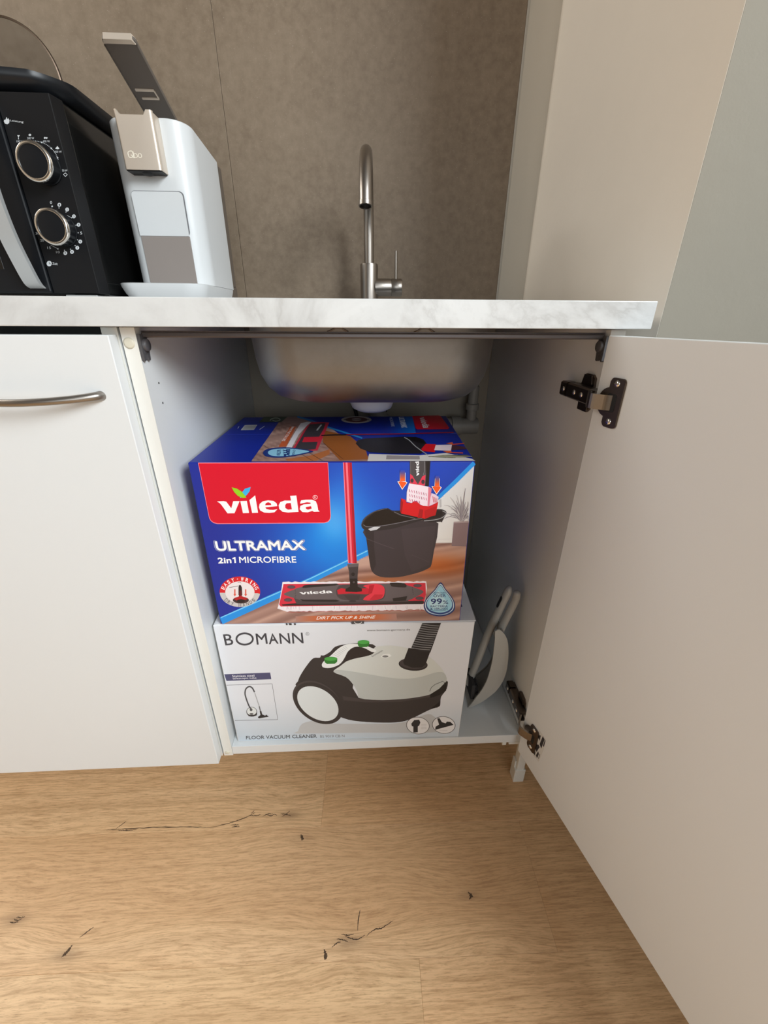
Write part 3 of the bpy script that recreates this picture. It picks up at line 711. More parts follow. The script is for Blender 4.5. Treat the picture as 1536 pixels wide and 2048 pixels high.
for x, y, s_ in ((742, 795, '10'), (630, 740, '15'), (540, 645, '20'), (480, 555, '30')):
    art.text(s_, (x-22, y+15), (x+24, y+15), (x+20, y-15), (x-26, y-15), wt)
for x, y, r in ((668, 210, 11), (756, 230, 7), (845, 282, 7), (918, 356, 7), (974, 451, 7), (998, 548, 10), (992, 638, 7), (962, 712, 7), (903, 758, 7), (826, 772, 7), (742, 755, 9)): art.ell(x, y, r, r, wt, 0, 10)
art.line([(860, 325), (915, 356)], 4, wt); art.line([(650, 705), (740, 752)], 4, wt)
art.ell(630, 942, 33, 35, wt); art.line([(630, 920), (630, 945), (652, 945)], 6, (20, 20, 22)); art.text('Zeit', (672, 958), (740, 962), (736, 930), (670, 926), wt, .01)
art.done('timer_dial_print', cpn, M_ink_dull)

# black tray and a glass lid stored on top of the microwave
bm = new()
TX0, TX1, TY0, TY1 = -.500, -.1075, .2380, .4300
tcx, tcy, tw, td = (TX0+TX1)/2, (TY0+TY1)/2, TX1-TX0, TY1-TY0
outs = [(rrect(tw-2*i, td-2*i, max(.035-i*.5, .012), 7, tcx, tcy), z) for i, z in ((.034, 1.1512), (.030, 1.1505), (.018, 1.1480), (.008, 1.1530), (.0015, 1.1600), (0, 1.1660), (.0005, 1.1705), (.003, 1.1712), (.006, 1.1695), (.010, 1.1600), (.022, 1.1535), (.030, 1.1530))][::-1]
def bow(x, y): return (x, y-min(.06, .55*max(0, -.118-x))*max(0, 1-(y-TY0)/(TY1-TY0)))
outs = [([bow(*p) for p in o], z) for o, z in outs]
loft(bm, outs, True, True)
tag(obj('baking_tray', bm, M_pan_black, None, 50), 'black tray with rounded rim lying on top of the microwave', 'tray')
gl = thing('glass_lid', 'round tinted glass pot lid standing upright behind the black tray', 'lid', (-.300, .458, 1.158))
GM = Matrix.Translation((-.305, .456, 1.2400)) @ Matrix.Rotation(math.radians(-4), 4, 'X')
ga = (GM.to_3x3() @ Vector((0, -1, 0)))
bm = new(); lathe(bm, [(0, .014), (.030, .0128), (.055, .0095), (.075, .0045), (.0835, .001), (.0835, -.0015), (.075, .0022), (.055, .0070), (.030, .0103), (0, .0115)], GM.translation, ga, 56)
obj('glass', bm, M_glass, gl, 60)
bm = new(); lathe(bm, [(.0828, .0015), (.0850, .0022), (.0862, 0), (.0850, -.0022), (.0828, -.0018), (.0828, .0015)], GM.translation, ga, 64); obj('rim', bm, M_dark_steel, gl, 60)

# ------------------------------------------------------------------ coffee machine
cm = thing('coffee_machine', 'white capsule coffee machine with raised bronze lever beside the microwave', 'coffee machine', (-.03, .35, CT))
BX0, BX1, BF, BK = -.0885, .0290, .2850, .4260
bm = new()
ol = rrect(BX1-BX0, BK-BF, .02, 9, (BX0+BX1)/2, (BF+BK)/2, (.030, .004, .004, .026))
def zt_(x, y): return 1.1460-.085*(y-BF)
v0 = [bm.verts.new((x, y, .9345)) for x, y in ol]; v1 = [bm.verts.new((x, y, zt_(x, y)-.0012)) for x, y in ol]
ccx, ccy = (BX0+BX1)/2, (BF+BK)/2
v2 = [bm.verts.new((x+(ccx-x)*.015, y+(ccy-y)*.015, zt_(x, y))) for x, y in ol]
n = len(ol)
for k in range(n):
    l = (k+1) % n
    f = bm.faces.new((v0[k], v0[l], v1[l], v1[k])); f.smooth = True
    bm.faces.new((v1[k], v1[l], v2[l], v2[k]))
bm.faces.new(v2); bm.faces.new(v0[::-1]); cb = obj('body', bm, M_plastic_white, cm, 30)
bm = new(); prism(bm, rrect(.1060, .1980, .004, 4, -.030, 1.0380), (0, BK, 0), (1, 0, 0), (0, 0, 1), (0, 1, 0), .0400); box(bm, (-.083, BK, .9062), (.0240, BK+.040, .940), .001); obj('back_tank', bm, M_brown_back, cm)
bm = new()
prism(bm, rrect(.0790, .0580, .0062, 5, -.0300, 1.0312), (0, BF-.0002, 0), (1, 0, 0), (0, 0, 1), (0, -1, 0), .0003); obj('seam', bm, mat('seam_shadow_gap', (.16, .16, .17), .6), cb)
bm = new()
prism(bm, [(-.0685, 1.0022), (.0076, 1.0022)]+[(x, z) for x, z in rrect(.0768, .0570, .0058, 5, -.0308, 1.0308) if z > 1.03], (0, BF-.0004, 0), (1, 0, 0), (0, 0, 1), (0, -1, 0), .0009); obj('front_flap', bm, M_plastic_white, cm)
bm = new(); box(bm, (-.0675, BF-.0008, .9350), (.0080, BF+.001, 1.0018), .0002); obj('front_panel', bm, M_taupe, cm)
bm = new()
def tray_ol(i, r): return rrect(.138-2*i-.0, .1750-i, r, 8, -.040, .3325+i*.5, (r, .004, .004, r))
fix = lambda o: [(min(x, BX1), y) for x, y in o]
outs = [(tray_ol(.0015, .030), .9346), (tray_ol(0, .031), .9338), (tray_ol(.0005, .031), .9300), (tray_ol(.004, .030), .9200), (tray_ol(.010, .028), .9105), (tray_ol(.014, .026), .9060)]
loft(bm, outs, True, True); obj('base_tray', bm, M_plastic_white, cm, 50)
bm = new()
fr = [(-.0610, 1.0800), (-.0085, 1.0800), (-.0085, 1.1470), (-.0165, 1.1470), (-.0205, 1.1412), (-.0530, 1.1412), (-.0570, 1.1470), (-.0610, 1.1470)]
prism(bm, fr, (0, .2620, 0), (1, 0, 0), (0, 0, 1), (0, 1, 0), .0045)
es = [e for e in bm.edges if abs(e.verts[0].co.z-e.verts[1].co.z) > .05 and all(v.co.y < .2625 for v in e.verts)]
bmesh.ops.bevel(bm, geom=es, offset=.0042, segments=6, profile=.5, affect='EDGES')
box(bm, (-.0610, .2655, 1.0800), (-.0585, .2870, 1.1470)); box(bm, (-.0110, .2655, 1.0800), (-.0085, .2870, 1.1455), .0003); box(bm, (-.059, .2655, 1.0810), (-.0105, .2865, 1.1300))
bh = obj('brew_head', bm, M_bronze, cm, 30)
bm = new(); box(bm, (-.0592, .2635, 1.0785), (-.0102, .2860, 1.0804), .0003); obj('outlet_plate', bm, M_black, cm)
bm = new(); lathe(bm, [(0, .002), (.006, .002), (.008, 0)], (-.034, .274, 1.0785), (0, 0, -1), 20); obj('outlet_nozzle', bm, M_rubber, cm)
art = Art([(224.3, 216.7), (302, 219), (323.5, 339.4), (249.6, 337.7)], [(-.061, .262, 1.147), (-.0085, .262, 1.147), (-.0085, .262, 1.0800), (-.061, .262, 1.0800)], (0, -1, 0), 1.0, 1e-4)
art.view(200, 60, 5.486); cw = (240, 232, 214)
art.line([(318, 1328), (345, 1325), (358, 1340), (365, 1375), (356, 1392), (330, 1395), (314, 1380), (306, 1345)], 9, cw, 3, True); art.line([(340, 1365), (376, 1402)], 9, cw)
art.line([(362, 1330), (377, 1396)], 8, cw); art.line([(374, 1358), (392, 1354), (408, 1368), (408, 1390), (392, 1396), (378, 1392)], 7, cw, 3, True)
art.line([(424, 1354), (444, 1354), (454, 1372), (452, 1394), (432, 1396), (422, 1378)], 7, cw, 3, True)
art.done('lettering', bh, M_ink)
# lever, hinged at the rear and lifted towards the front
hy, hz_, ty, tz = .4400, 1.1470, .2605, 1.2166
LU = Vector((0, ty-hy, tz-hz_)); LL = LU.length; LU.normalize(); LN = Vector((1, 0, 0)).cross(LU); LN = LN if LN.z > 0 else -LN
lo = Vector((-.0352, hy, hz_)); LX = Vector((1, 0, 0))
bm = new()
prism(bm, [(-.0217, 0), (.0217, 0), (.0217, LL-.004), (.0185, LL-.0005), (-.0185, LL-.0005), (-.0217, LL-.004)], lo, LX, LU, LN, .0055)
bmesh.ops.bevel(bm, geom=list(bm.edges), offset=.0008, segments=2, affect='EDGES')
lv_ = obj('lever', bm, M_bronze_dark, cm)
bm = new()
for s in (-1, 1): prism(bm, [(s*.0217, .004), (s*.0217, LL-.008), (s*.0204, LL-.010), (s*.0204, .004)], lo-LN*.0012, LX, LU, LN, .0016)
obj('edge_rib', bm, M_bronze_dark, lv_)
bm = new(); prism(bm, [(-.0210, LL-.0060), (-.0180, LL+.0004), (.0180, LL+.0004), (.0210, LL-.0060), (.0150, LL-.0055), (-.0150, LL-.0055)], lo-LN*.0016, LX, LU, LN, .0080); obj('front_lip', bm, M_bronze, lv_)
bm = new(); sl = LL*.60
prism(bm, [(-.0150, sl+.0075), (.0120, sl+.0075), (.0120, sl+.0045), (-.0150, sl+.0045)], lo-LN*.0016, LX, LU, LN, .0018)
prism(bm, [(-.0120, sl-.0060), (.0130, sl-.0060), (.0130, sl-.0085), (-.0120, sl-.0085)], lo-LN*.0016, LX, LU, LN, .0018)
prism(bm, [(.0108, sl+.0050), (.0128, sl+.0050), (.0138, sl-.0070), (.0118, sl-.0070)], lo-LN*.0014, LX, LU, LN, .0016)
obj('catch', bm, M_bronze, lv_)

# ------------------------------------------------------------------ vacuum cleaner carton (below)
vb = thing('vacuum_box', 'white carton with a printed vacuum cleaner, under the blue box', 'box', (.245, .18, ZB1))
ZT = .4215
vc = [(.0285, .0310, ZB1+.0004), (.4560, .0220, ZB1+.0004), (.4600, .3380, ZB1+.0004), (.0300, .3400, ZB1+.0004), (.0235, .0425, ZT-.0008), (.4640, .0335, ZT-.0008), (.4740, .3420, ZT-.0008), (.0230, .3440, ZT-.0008)]
bm = new(); hexa(bm, vc, .0012); obj('carton', bm, M_carton_white, vb)
bm = new()
for a, b in ((.0440, .1870), (.1880, .3410)):
    hexa(bm, [(.0260, a, ZT-.0010), (.4660, a-.0085, ZT-.0010), (.4700, b-.005, ZT-.0010), (.0260, b, ZT-.0010), (.0260, a+.0004, ZT), (.4660, a-.0081, ZT), (.4700, b-.005, ZT), (.0260, b, ZT)])
obj('top_flap', bm, M_carton_white, vb)
fn = (Vector(vc[1])-Vector(vc[0])).cross(Vector(vc[4])-Vector(vc[0])).normalized(); fn = fn if fn.y < 0 else -fn
art = Art([(426, 1253), (953, 1249), (920, 1473), (474, 1482)], [vc[4], vc[5], vc[1], vc[0]], fn, 1.25, 3e-4)
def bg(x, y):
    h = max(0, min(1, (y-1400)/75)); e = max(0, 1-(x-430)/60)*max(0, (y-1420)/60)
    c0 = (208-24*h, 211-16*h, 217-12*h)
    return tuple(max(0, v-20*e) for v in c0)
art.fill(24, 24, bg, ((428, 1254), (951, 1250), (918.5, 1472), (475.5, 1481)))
ink = (58, 58, 64)
art.view(400, 1140, 2.648)
art.text('B', (136, 405), (181, 402), (172, 343), (123, 346), ink, .012)
art.line([(240+44*math.cos(q*PI/20), 371+30*math.sin(q*PI/20)) for q in range(40)], 10, ink, 0, True)
for s_, q in (('M', (305, 402, 364, 397, 356, 341, 298, 343)), ('A', (370, 400, 422, 397, 394, 341, 384, 341)), ('N', (430, 398, 486, 397, 478, 341, 424, 342)), ('N', (496, 397, 556, 396, 550, 339, 492, 340))):
    art.text(s_, q[0:2], q[2:4], q[4:6], q[6:8], ink, .012)
art.line([(576+9*math.cos(q*PI/8), 346+8*math.sin(q*PI/8)) for q in range(16)], 1.6, ink, 0, True); art.text('R', (573, 351), (580, 351), (579, 342), (572, 342), ink)
art.text('www.bomann-germany.de', (893, 337), (1122, 334), (1121, 322), (892, 325), (70, 66, 66), .012)
art.poly([(128, 557), (375, 549), (381, 584), (140, 592)], (72, 72, 104))
art.text('Stainless steel', (172, 573), (291, 570), (289, 558), (170, 561), (225, 225, 230), .01); art.text('telescopic tube', (174, 586), (302, 583), (300, 572), (172, 575), (225, 225, 230), .01)
for a, b in (((140, 614), (385, 608)), ((385, 608), (413, 793)), ((413, 793), (182, 798))): art.line([a, b], 2.0, (95, 95, 100))
art.view(430, 1250, 7.314)
art.ell(535, 1275, 80, 70, (95, 95, 100)); art.ell(535, 1270, 70, 58, (208, 212, 212)); art.poly([(462, 1290), (500, 1318), (570, 1318), (614, 1285), (612, 1325), (560, 1342), (490, 1338)], (48, 46, 48)); art.ell(532, 1305, 30, 10, (60, 56, 58)); art.ell(527, 1245, 20, 22, (80, 80, 84))
art.line([(525, 1235), (492, 1180), (455, 1080), (440, 1010), (455, 945), (505, 912), (550, 935), (582, 995)], 20, (70, 70, 74), 6)
art.line([(585, 1005), (648, 1195)], 13, (165, 165, 168)); art.line([(648, 1195), (668, 1275)], 16, (105, 105, 108))
art.poly([(655, 1265), (680, 1265), (690, 1310), (735, 1330), (752, 1315), (788, 1345), (640, 1368), (626, 1350), (665, 1320)], (38, 36, 38))
# the printed vacuum cleaner
art.view(570, 1250, 4.267)
art.poly([(115, 905), (150, 845), (260, 820), (420, 842), (700, 846), (1000, 838), (1180, 780), (1260, 770), (1330, 840), (1312, 915), (700, 918), (115, 925)], (178, 180, 182), 3)
dk = (50, 45, 45)
art.poly([(108, 540), (118, 490), (140, 440), (190, 365), (250, 297), (308, 292), (318, 272), (345, 272), (400, 240), (440, 200), (520, 180), (640, 172), (790, 198), (640, 330), (640, 630), (1250, 598), (1392, 490), (1392, 560), (1345, 625), (1338, 690), (1320, 708), (1245, 732), (1100, 800), (1000, 830), (850, 836), (650, 826), (500, 796), (300, 700)], dk, 3)
art.poly([(500, 615), (640, 635), (850, 650), (1100, 632), (1250, 604), (1250, 625), (1000, 665), (700, 668), (510, 650)], (64, 58, 58))
art.poly([(425, 412), (480, 365), (560, 310), (640, 288), (720, 262), (785, 205), (860, 193), (930, 192), (1050, 212), (1170, 255), (1260, 300), (1340, 375), (1380, 440), (1393, 495), (1330, 555), (1250, 604), (1100, 632), (950, 645), (800, 648), (650, 632), (628, 580), (590, 515), (530, 455)], (202, 206, 203), 3)
art.poly([(425, 412), (480, 395), (700, 428), (900, 462), (1050, 472), (1180, 455), (1300, 420), (1370, 425), (1393, 495), (1330, 555), (1250, 604), (1100, 632), (950, 645), (800, 648), (650, 632), (628, 580), (590, 515), (530, 455)], (180, 185, 183), 3)
art.poly([(850, 265), (905, 262), (925, 280), (880, 297), (830, 288)], (225, 228, 226)); art.ell(870, 283, 26, 9, (120, 122, 122))
art.text('bomann', (760, 288), (850, 238), (838, 226), (748, 276), (110, 112, 112), .01)
art.poly([(530, 300), (545, 255), (600, 215), (680, 205), (775, 232), (760, 262), (700, 282), (600, 302), (510, 330)], (42, 35, 34), 3)
art.poly([(325, 350), (345, 318), (400, 275), (470, 212), (540, 178), (620, 175), (700, 190), (785, 225), (788, 242), (755, 245), (700, 215), (640, 198), (590, 208), (550, 240), (528, 280), (500, 325), (465, 355), (400, 377), (340, 374)], (222, 225, 225), 3)
for i in range(8): art.line([(425+i*14, 262-i*10), (470+i*11, 285-i*10)], 2.5, (180, 182, 184))
for gx, gy, rx in ((403, 300, 56), (684, 160, 50)):
    art.poly([(gx-rx, gy), (gx+rx, gy), (gx+rx-2, gy+26), (gx+rx*.6, gy+42), (gx-rx*.6, gy+44), (gx-rx+2, gy+28)], (44, 116, 44)); art.ell(gx, gy, rx, 17, (72, 158, 70))
art.ell(288, 666, 234, 158, dk, 31, 44); art.ell(284, 656, 222, 150, (66, 60, 60), 31, 44); art.ell(292, 670, 224, 148, dk, 31, 44); art.ell(288, 676, 193, 124, (206, 212, 214), 31, 44)
art.poly([(1250, 604), (1330, 555), (1393, 492), (1388, 572), (1330, 610), (1255, 632)], (22, 20, 20)); art.poly([(1255, 722), (1325, 670), (1338, 650), (1336, 690), (1315, 712)], (24, 22, 22))
art.line([(1248, 578), (1262, 545), (1295, 520), (1360, 494), (1374, 505), (1370, 525)], 4, (60, 60, 60))
art.ell(1107, 352, 124, 53, (36, 32, 34), 4); art.ell(1107, 346, 116, 44, (62, 56, 58), 4); art.poly([(1068, 212), (1255, 240), (1212, 355), (1180, 378), (1100, 380), (1030, 352), (1022, 330)], (30, 27, 29))
art.poly([(1186, 2), (1345, 2), (1254, 252), (1165, 240), (1092, 210)], (36, 34, 36))
for i in range(12):
    q = i/11; xl = 1182-q*88; xr = 1338-q*86; y0 = 6+q*200
    art.line([(xl, y0+4), ((xl+xr)/2, y0+16), (xr, y0+22)], 6.5, (128, 128, 130))
for cx_, cy2 in ((1147, 860), (1368, 856)):
    art.ell(cx_, cy2, 100, 71, (70, 68, 70), 6, 40); art.ell(cx_, cy2, 95, 67, (218, 218, 220), 6, 40)
art.poly([(1090, 845), (1115, 815), (1158, 812), (1168, 835), (1158, 860), (1146, 868), (1146, 915), (1108, 918), (1108, 868), (1095, 865)], (40, 40, 42))
for i in range(4): art.line([(1175, 852+i*11), (1222, 852+i*11)], 2, (170, 168, 170))
art.poly([(1312, 802), (1332, 800), (1352, 832), (1385, 842), (1395, 828), (1425, 830), (1452, 855), (1295, 895), (1298, 870), (1328, 852)], (38, 38, 40)); art.line([(1330, 902), (1400, 902)], 2, (160, 158, 160))
art.view(400, 1140, 2.648)
art.text('FLOOR VACUUM CLEANER', (241, 895), (622, 887), (621, 869), (240, 877), (62, 64, 68), .022)
art.text('BS 9019 CB N', (640, 887), (771, 884), (770, 871), (639, 874), (120, 122, 126), .012)
for x0, x1 in ((462, 470), (478, 492), (505, 514)): art.poly([(x0, 289), (x1, 289), (x1+1, 299), (x0+1, 299)], (60, 58, 60))
art.poly([(812, 282), (878, 281), (878, 294), (812, 296)], (70, 68, 70)); art.line([(826, 284), (832, 291), (845, 294), (860, 291), (866, 284)], 3, (205, 205, 205), 3)
art.done('front_print', vb, M_ink_dull)
art = Art([(0, 1), (1, 1), (1, 0), (0, 0)], [(.026, .341, ZT), (.470, .336, ZT), (.466, .0359, ZT), (.026, .0444, ZT)], (0, 0, 1), 1.0, 3e-4)
art.text('BOMANN', (.965, .29), (.32, .29), (.32, .12), (.965, .12), ink, .01)
art.done('top_print', vb, M_ink_dull)

# ------------------------------------------------------------------ mop set carton (on top)
mb = thing('mop_set_box', 'blue and red carton of a mop and bucket set on the white carton', 'box', (.238, .18, ZT))
BZ0, BZ1 = ZT+.0008, .7070
mc = [(.0365, .0435, BZ0), (.4385, .0355, BZ0), (.4480, .3180, BZ0), (.0400, .3220, BZ0), (.0405, .0365, BZ1), (.4340, .0285, BZ1), (.4480, .3200, BZ1), (.0440, .3170, BZ1)]
bm = new(); hexa(bm, mc, .0011); obj('carton', bm, M_carton_blue, mb)
fn = (Vector(mc[1])-Vector(mc[0])).cross(Vector(mc[4])-Vector(mc[0])).normalized(); fn = fn if fn.y < 0 else -fn
art = Art([(374, 929), (951, 926), (919, 1241), (439.5, 1250)], [mc[4], mc[5], mc[1], mc[0]], fn, 1.15, 3e-4)
SW = [(440, 1247), (538, 1202), (622, 1163), (735, 1109), (804, 1066), (877, 998), (951, 927)]      # swoosh between blue field and room scene
def swy(x):
    for a, b in zip(SW, SW[1:]):
        if x <= b[0]: return a[1]+(b[1]-a[1])*(x-a[0])/(b[0]-a[0])
    return SW[-1][1]-(x-951)
rp_ = random.Random(3); streak = [rp_.random() for _ in range(400)]
def mixc(a, b, q): q = max(0, min(1, q)); return tuple(x*(1-q)+y*q for x, y in zip(a, b))
def wood(x, y):
    s_ = (y+.22*x)*.16+2.5*math.sin(x*.012); i = int(s_) % 399; q = s_-math.floor(s_); v = streak[i]*(1-q)+streak[i+1]*q
    c0 = mixc((118, 84, 78), (196, 160, 146), v)
    warm = math.exp(-(((x-880)/70)**2+((y-1130-.0*(x-880))/22)**2))+.7*math.exp(-(((x-770)/60)**2+((y-1165)/16)**2))
    return mixc(c0, (186, 92, 34), warm*.85)
def front(x, y):
    if y > swy(x)+2:
        if y < 1086-(x-880)*.02 and x > 860:
            q = max(0, min(1, (y-940)/140)); return mixc((206, 206, 208), (226, 224, 222), q)
        return wood(x, y)
    d = math.exp(-(((x-676)/120)**2+((y-1085)/92)**2)); d2 = math.exp(-(((x-690)/46)**2+((y-1000)/70)**2))
    c0 = mixc((20, 40, 142), (12, 60, 172), (x-420)/300)
    c0 = mixc(c0, (0, 120, 214), d*1.15)
    c0 = mixc(c0, (84, 180, 240), math.exp(-(((x-672)/36)**2+((y-1040)/42)**2))*.9)
    return mixc(c0, (40, 120, 214), d2*.55)
art.fill(200, 140, front, ((375.5, 930), (949.5, 927), (917.8, 1240), (441, 1249)))
art.line([(440.5, 1243), (538, 1198), (622, 1160), (735, 1104)], [15, 14, 12, 11], (24, 140, 222)); art.line([(440.5, 1236), (538, 1193), (622, 1156), (735, 1101)], 2, (120, 200, 240))
art.line([(876, 997), (912, 964), (949, 928)], [7, 8, 8], (24, 140, 222))
# plant and planter in the printed room
art.view(690, 900, 5.689)
art.poly([(1238, 815), (1412, 805), (1380, 1092), (1212, 1088)], (134, 112, 116)); art.poly([(1238, 815), (1412, 805), (1411, 822), (1240, 832)], (170, 152, 154))
for i in range(26):
    a_ = -PI*.93+i/25*PI*.86; L_ = 190+rp_.random()*190
    if i > 14: L_ *= .75
    tip = (1330+math.cos(a_)*L_*.72, 805+math.sin(a_)*L_+max(0, abs(math.cos(a_))-.5)*130)
    mid = (min(1330+math.cos(a_)*L_*.42, 1396), 805+math.sin(a_)*L_*.7); tip = (min(tip[0], 1402), tip[1])
    art.line([(1330+rp_.uniform(-22, 22), 806), mid, tip], [9, 8, 4], ((150, 142, 148), (176, 170, 172), (128, 120, 128))[i % 3], 3)
art.line([(1060, 1012), (1212, 1008)], 3, (200, 198, 198)); art.poly([(1075, 570), (1098, 560), (1100, 650), (1078, 660)], (180, 178, 180))
# red field with the maker's lettering
art.view(380, 920, 5.12)
art.poly([(76, 44), (1415, 39), (1441, 575), (1436, 610), (1415, 636), (1375, 648), (275, 660), (232, 650), (204, 628), (188, 600)], (240, 140, 150)); art.poly([(82, 50), (1411, 44), (1436, 575), (1430, 606), (1412, 630), (1373, 643), (277, 654), (235, 644), (208, 624), (192, 597)], (206, 0, 40))
art.logo((272, 553), (1327, 543), (1322, 366), (268, 372), (240, 238, 240), (206, 0, 40), 6, ((140, 200, 30), (50, 170, 226)))
art.line([(1281+23*math.cos(q*PI/8), 388+20*math.sin(q*PI/8)) for q in range(16)], 5, (240, 200, 205), 0, True); art.text('R', (1272, 399), (1292, 399), (1290, 377), (1271, 377), (240, 200, 205))
art.view(360, 800, 2.477)
u_ = ((173, 752), (624, 746), (617, 693), (163, 698))
art.text('ULTRAMAX', (171, 753), (627, 747), (620, 691), (160, 697), (170, 178, 196), .085); art.text('ULTRAMAX', (173, 751.5), (624, 745.5), (617, 693), (163, 698), (30, 56, 150), .062); art.text('ULTRAMAX', (177, 749), (620, 743), (613, 695.5), (167, 700.5), (240, 242, 246), .040)
art.text('2in', (185, 811), (252, 809), (249, 779), (181, 782), (242, 244, 248), .05); art.poly([(266, 808.5), (274, 808), (271, 779), (265, 779.5), (255, 784.5), (257, 790), (264, 787.5)], (242, 244, 248)); art.text('MICROFIBRE', (291, 808), (575, 806), (572, 774), (288, 777), (240, 243, 248), .022)
# round badge
art.ell(293, 951, 101, 76, (196, 192, 192), 0, 48)
art.poly([(293+101*math.cos(math.radians(a_)), 951+76*math.sin(math.radians(a_))) for a_ in range(176, 372, 6)]+[(382, 958), (196, 956)], (206, 26, 40))
art.ell(293, 953, 73, 54, (226, 218, 220), 0, 40)
art.arc('EASY-WRING', 293, 952, 87, 65, 190, 350, 19, (240, 236, 238)); art.arc('DRY HANDS', 293, 952, 87, 65, 148, 32, 17, (60, 50, 56), .0)
art.poly([(288, 918), (298, 918), (303, 930), (305, 968), (286, 968), (286, 930)], (40, 32, 38)); art.poly([(290, 945), (301, 945), (303, 975), (288, 975)], (96, 24, 34))
art.ell(298, 992, 40, 17, (58, 42, 46)); art.poly([(262, 985), (296, 970), (334, 984), (320, 992), (298, 986), (276, 994)], (176, 24, 36)); art.ell(298, 996, 20, 8, (30, 24, 28))
for x_ in (268, 322): art.poly([(x_-3, 938), (x_+3, 938), (x_+3, 962), (x_+7, 962), (x_, 974), (x_-7, 962), (x_-3, 962)], (214, 84, 66))
art.line([(240, 930), (262, 926), (284, 922)], 2.5, (90, 80, 84)); art.line([(282, 906), (292, 902), (300, 908)], 2, (90, 80, 84))
# pole
for a, b, c0 in ((0, .10, (226, 120, 140)), (.10, .30, (196, 26, 56)), (.30, .52, (232, 110, 128)), (.52, .75, (200, 24, 52)), (.75, 1, (160, 14, 40))):
    art.poly([(808+44*a, 316), (808+44*b, 316), (831+44*b, 807), (831+44*a, 807)], c0)
art.poly([(828, 812), (884, 808), (880, 850), (878, 890), (904, 918), (906, 945), (812, 948), (816, 920), (838, 898), (836, 850)], (60, 54, 58)); art.poly([(828, 812), (884, 808), (883, 824), (830, 828)], (92, 86, 90)); art.ell(856, 862, 9, 9, (30, 26, 30)); art.ell(857, 902, 10, 9, (26, 22, 26))
# orange banner
art.fill(24, 1, lambda x, y: mixc((170, 128, 118), (196, 92, 46), min(1, min(x-590, 790-x)/55)), ((590, 1233), (792, 1227), (793, 1239), (591, 1243.5)))
# mop plate
art.view(540, 1110, 3.84)
rf = random.Random(9)
def fuzz(a, b, n_, j): return [(a[0]+(b[0]-a[0])*i/n_, a[1]+(b[1]-a[1])*i/n_+rf.uniform(-j, j)) for i in range(n_+1)]
art.poly(fuzz((92, 207), (1198, 199), 46, 4)+[(1204, 250), (1190, 340)]+fuzz((1188, 418), (130, 437), 50, 6)+[(90, 425), (52, 412), (62, 380), (80, 290)], (232, 226, 232))
for i in range(40):
    x_ = rf.uniform(100, 1170); art.line([(x_, 384+rf.uniform(0, 8)), (x_+rf.uniform(-8, 8), 418+rf.uniform(-6, 6))], 4, ((250, 248, 250), (206, 196, 206))[i % 2])
art.line(fuzz((130, 440), (1180, 424), 60, 4), 3, (170, 60, 60))
art.poly([(100, 222), (1192, 211), (1196, 300), (1178, 372), (700, 386), (78, 396), (66, 380), (84, 300)], (206, 44, 66))
art.poly([(105, 295), (180, 265), (250, 242), (500, 226), (930, 215), (1050, 228), (1140, 258), (1178, 280), (1120, 318), (1050, 348), (940, 354), (700, 372), (300, 378), (180, 330), (120, 312)], (96, 88, 92), 2)
art.poly([(84, 380), (240, 366), (700, 360), (1170, 346), (1182, 358), (1170, 374), (700, 380), (95, 390)], (40, 34, 38))
art.poly([(180, 330), (240, 350), (500, 356), (940, 348), (1060, 344), (1060, 356), (700, 370), (200, 376)], (70, 62, 66))
for x_, y_ in ((160, 245), (135, 345), (1131, 231), (1146, 328)): art.ell(x_, y_, 32, 14, (110, 48, 64)); art.ell(x_, y_, 27, 11, (84, 72, 80))
bk = (36, 32, 36)
art.poly([(252, 236), (300, 226), (508, 217), (500, 232), (320, 246), (250, 252)], bk, 2); art.poly([(228, 338), (260, 342), (505, 342), (505, 358), (270, 356), (240, 348)], bk, 2)
art.poly([(922, 210), (1030, 213), (1046, 238), (1030, 246), (940, 240), (926, 228)], bk, 2); art.poly([(938, 330), (1052, 312), (1042, 345), (945, 354)], bk)
art.logo((222, 303), (478, 291), (474, 266), (218, 277), (236, 236, 238), (96, 88, 92))
art.poly([(505, 290), (515, 250), (560, 228), (800, 222), (870, 240), (885, 275), (870, 330), (800, 348), (600, 346), (530, 330)], (72, 64, 68), 3)
art.poly([(512, 268), (545, 252), (600, 262), (780, 248), (784, 292), (740, 300), (620, 292), (520, 300)], (196, 28, 50))
art.poly([(712, 236), (760, 222), (820, 218), (862, 232), (880, 262), (872, 310), (850, 332), (790, 345), (712, 342), (740, 310), (772, 292), (770, 262)], (222, 52, 72), 2); art.poly([(760, 230), (800, 226), (780, 290), (752, 296)], (180, 20, 44)); art.poly([(800, 300), (868, 300), (850, 332), (790, 345), (760, 340)], (196, 34, 54))
art.poly([(578, 258), (612, 240), (612, 180), (668, 180), (672, 240), (704, 256), (704, 276), (660, 282), (576, 278)], (30, 26, 30)); art.ell(642, 206, 20, 17, (22, 18, 22)); art.ell(642, 206, 9, 8, (80, 74, 78))
art.ell(632, 352, 28, 8, (52, 46, 50)); art.poly([(560, 305), (690, 306), (680, 342), (600, 344)], (62, 54, 58))
for i in range(5): art.ell(190+(i % 2)*4, 270+i*13, 3, 3, (40, 34, 40), 0, 8); art.ell(1090+i*2, 248+i*12, 3, 3, (40, 34, 40), 0, 8)
art.text('DIRT PICK UP & SHINE', (352, 497), (806, 488), (808, 464), (354, 473), (242, 238, 236), .016, .25)
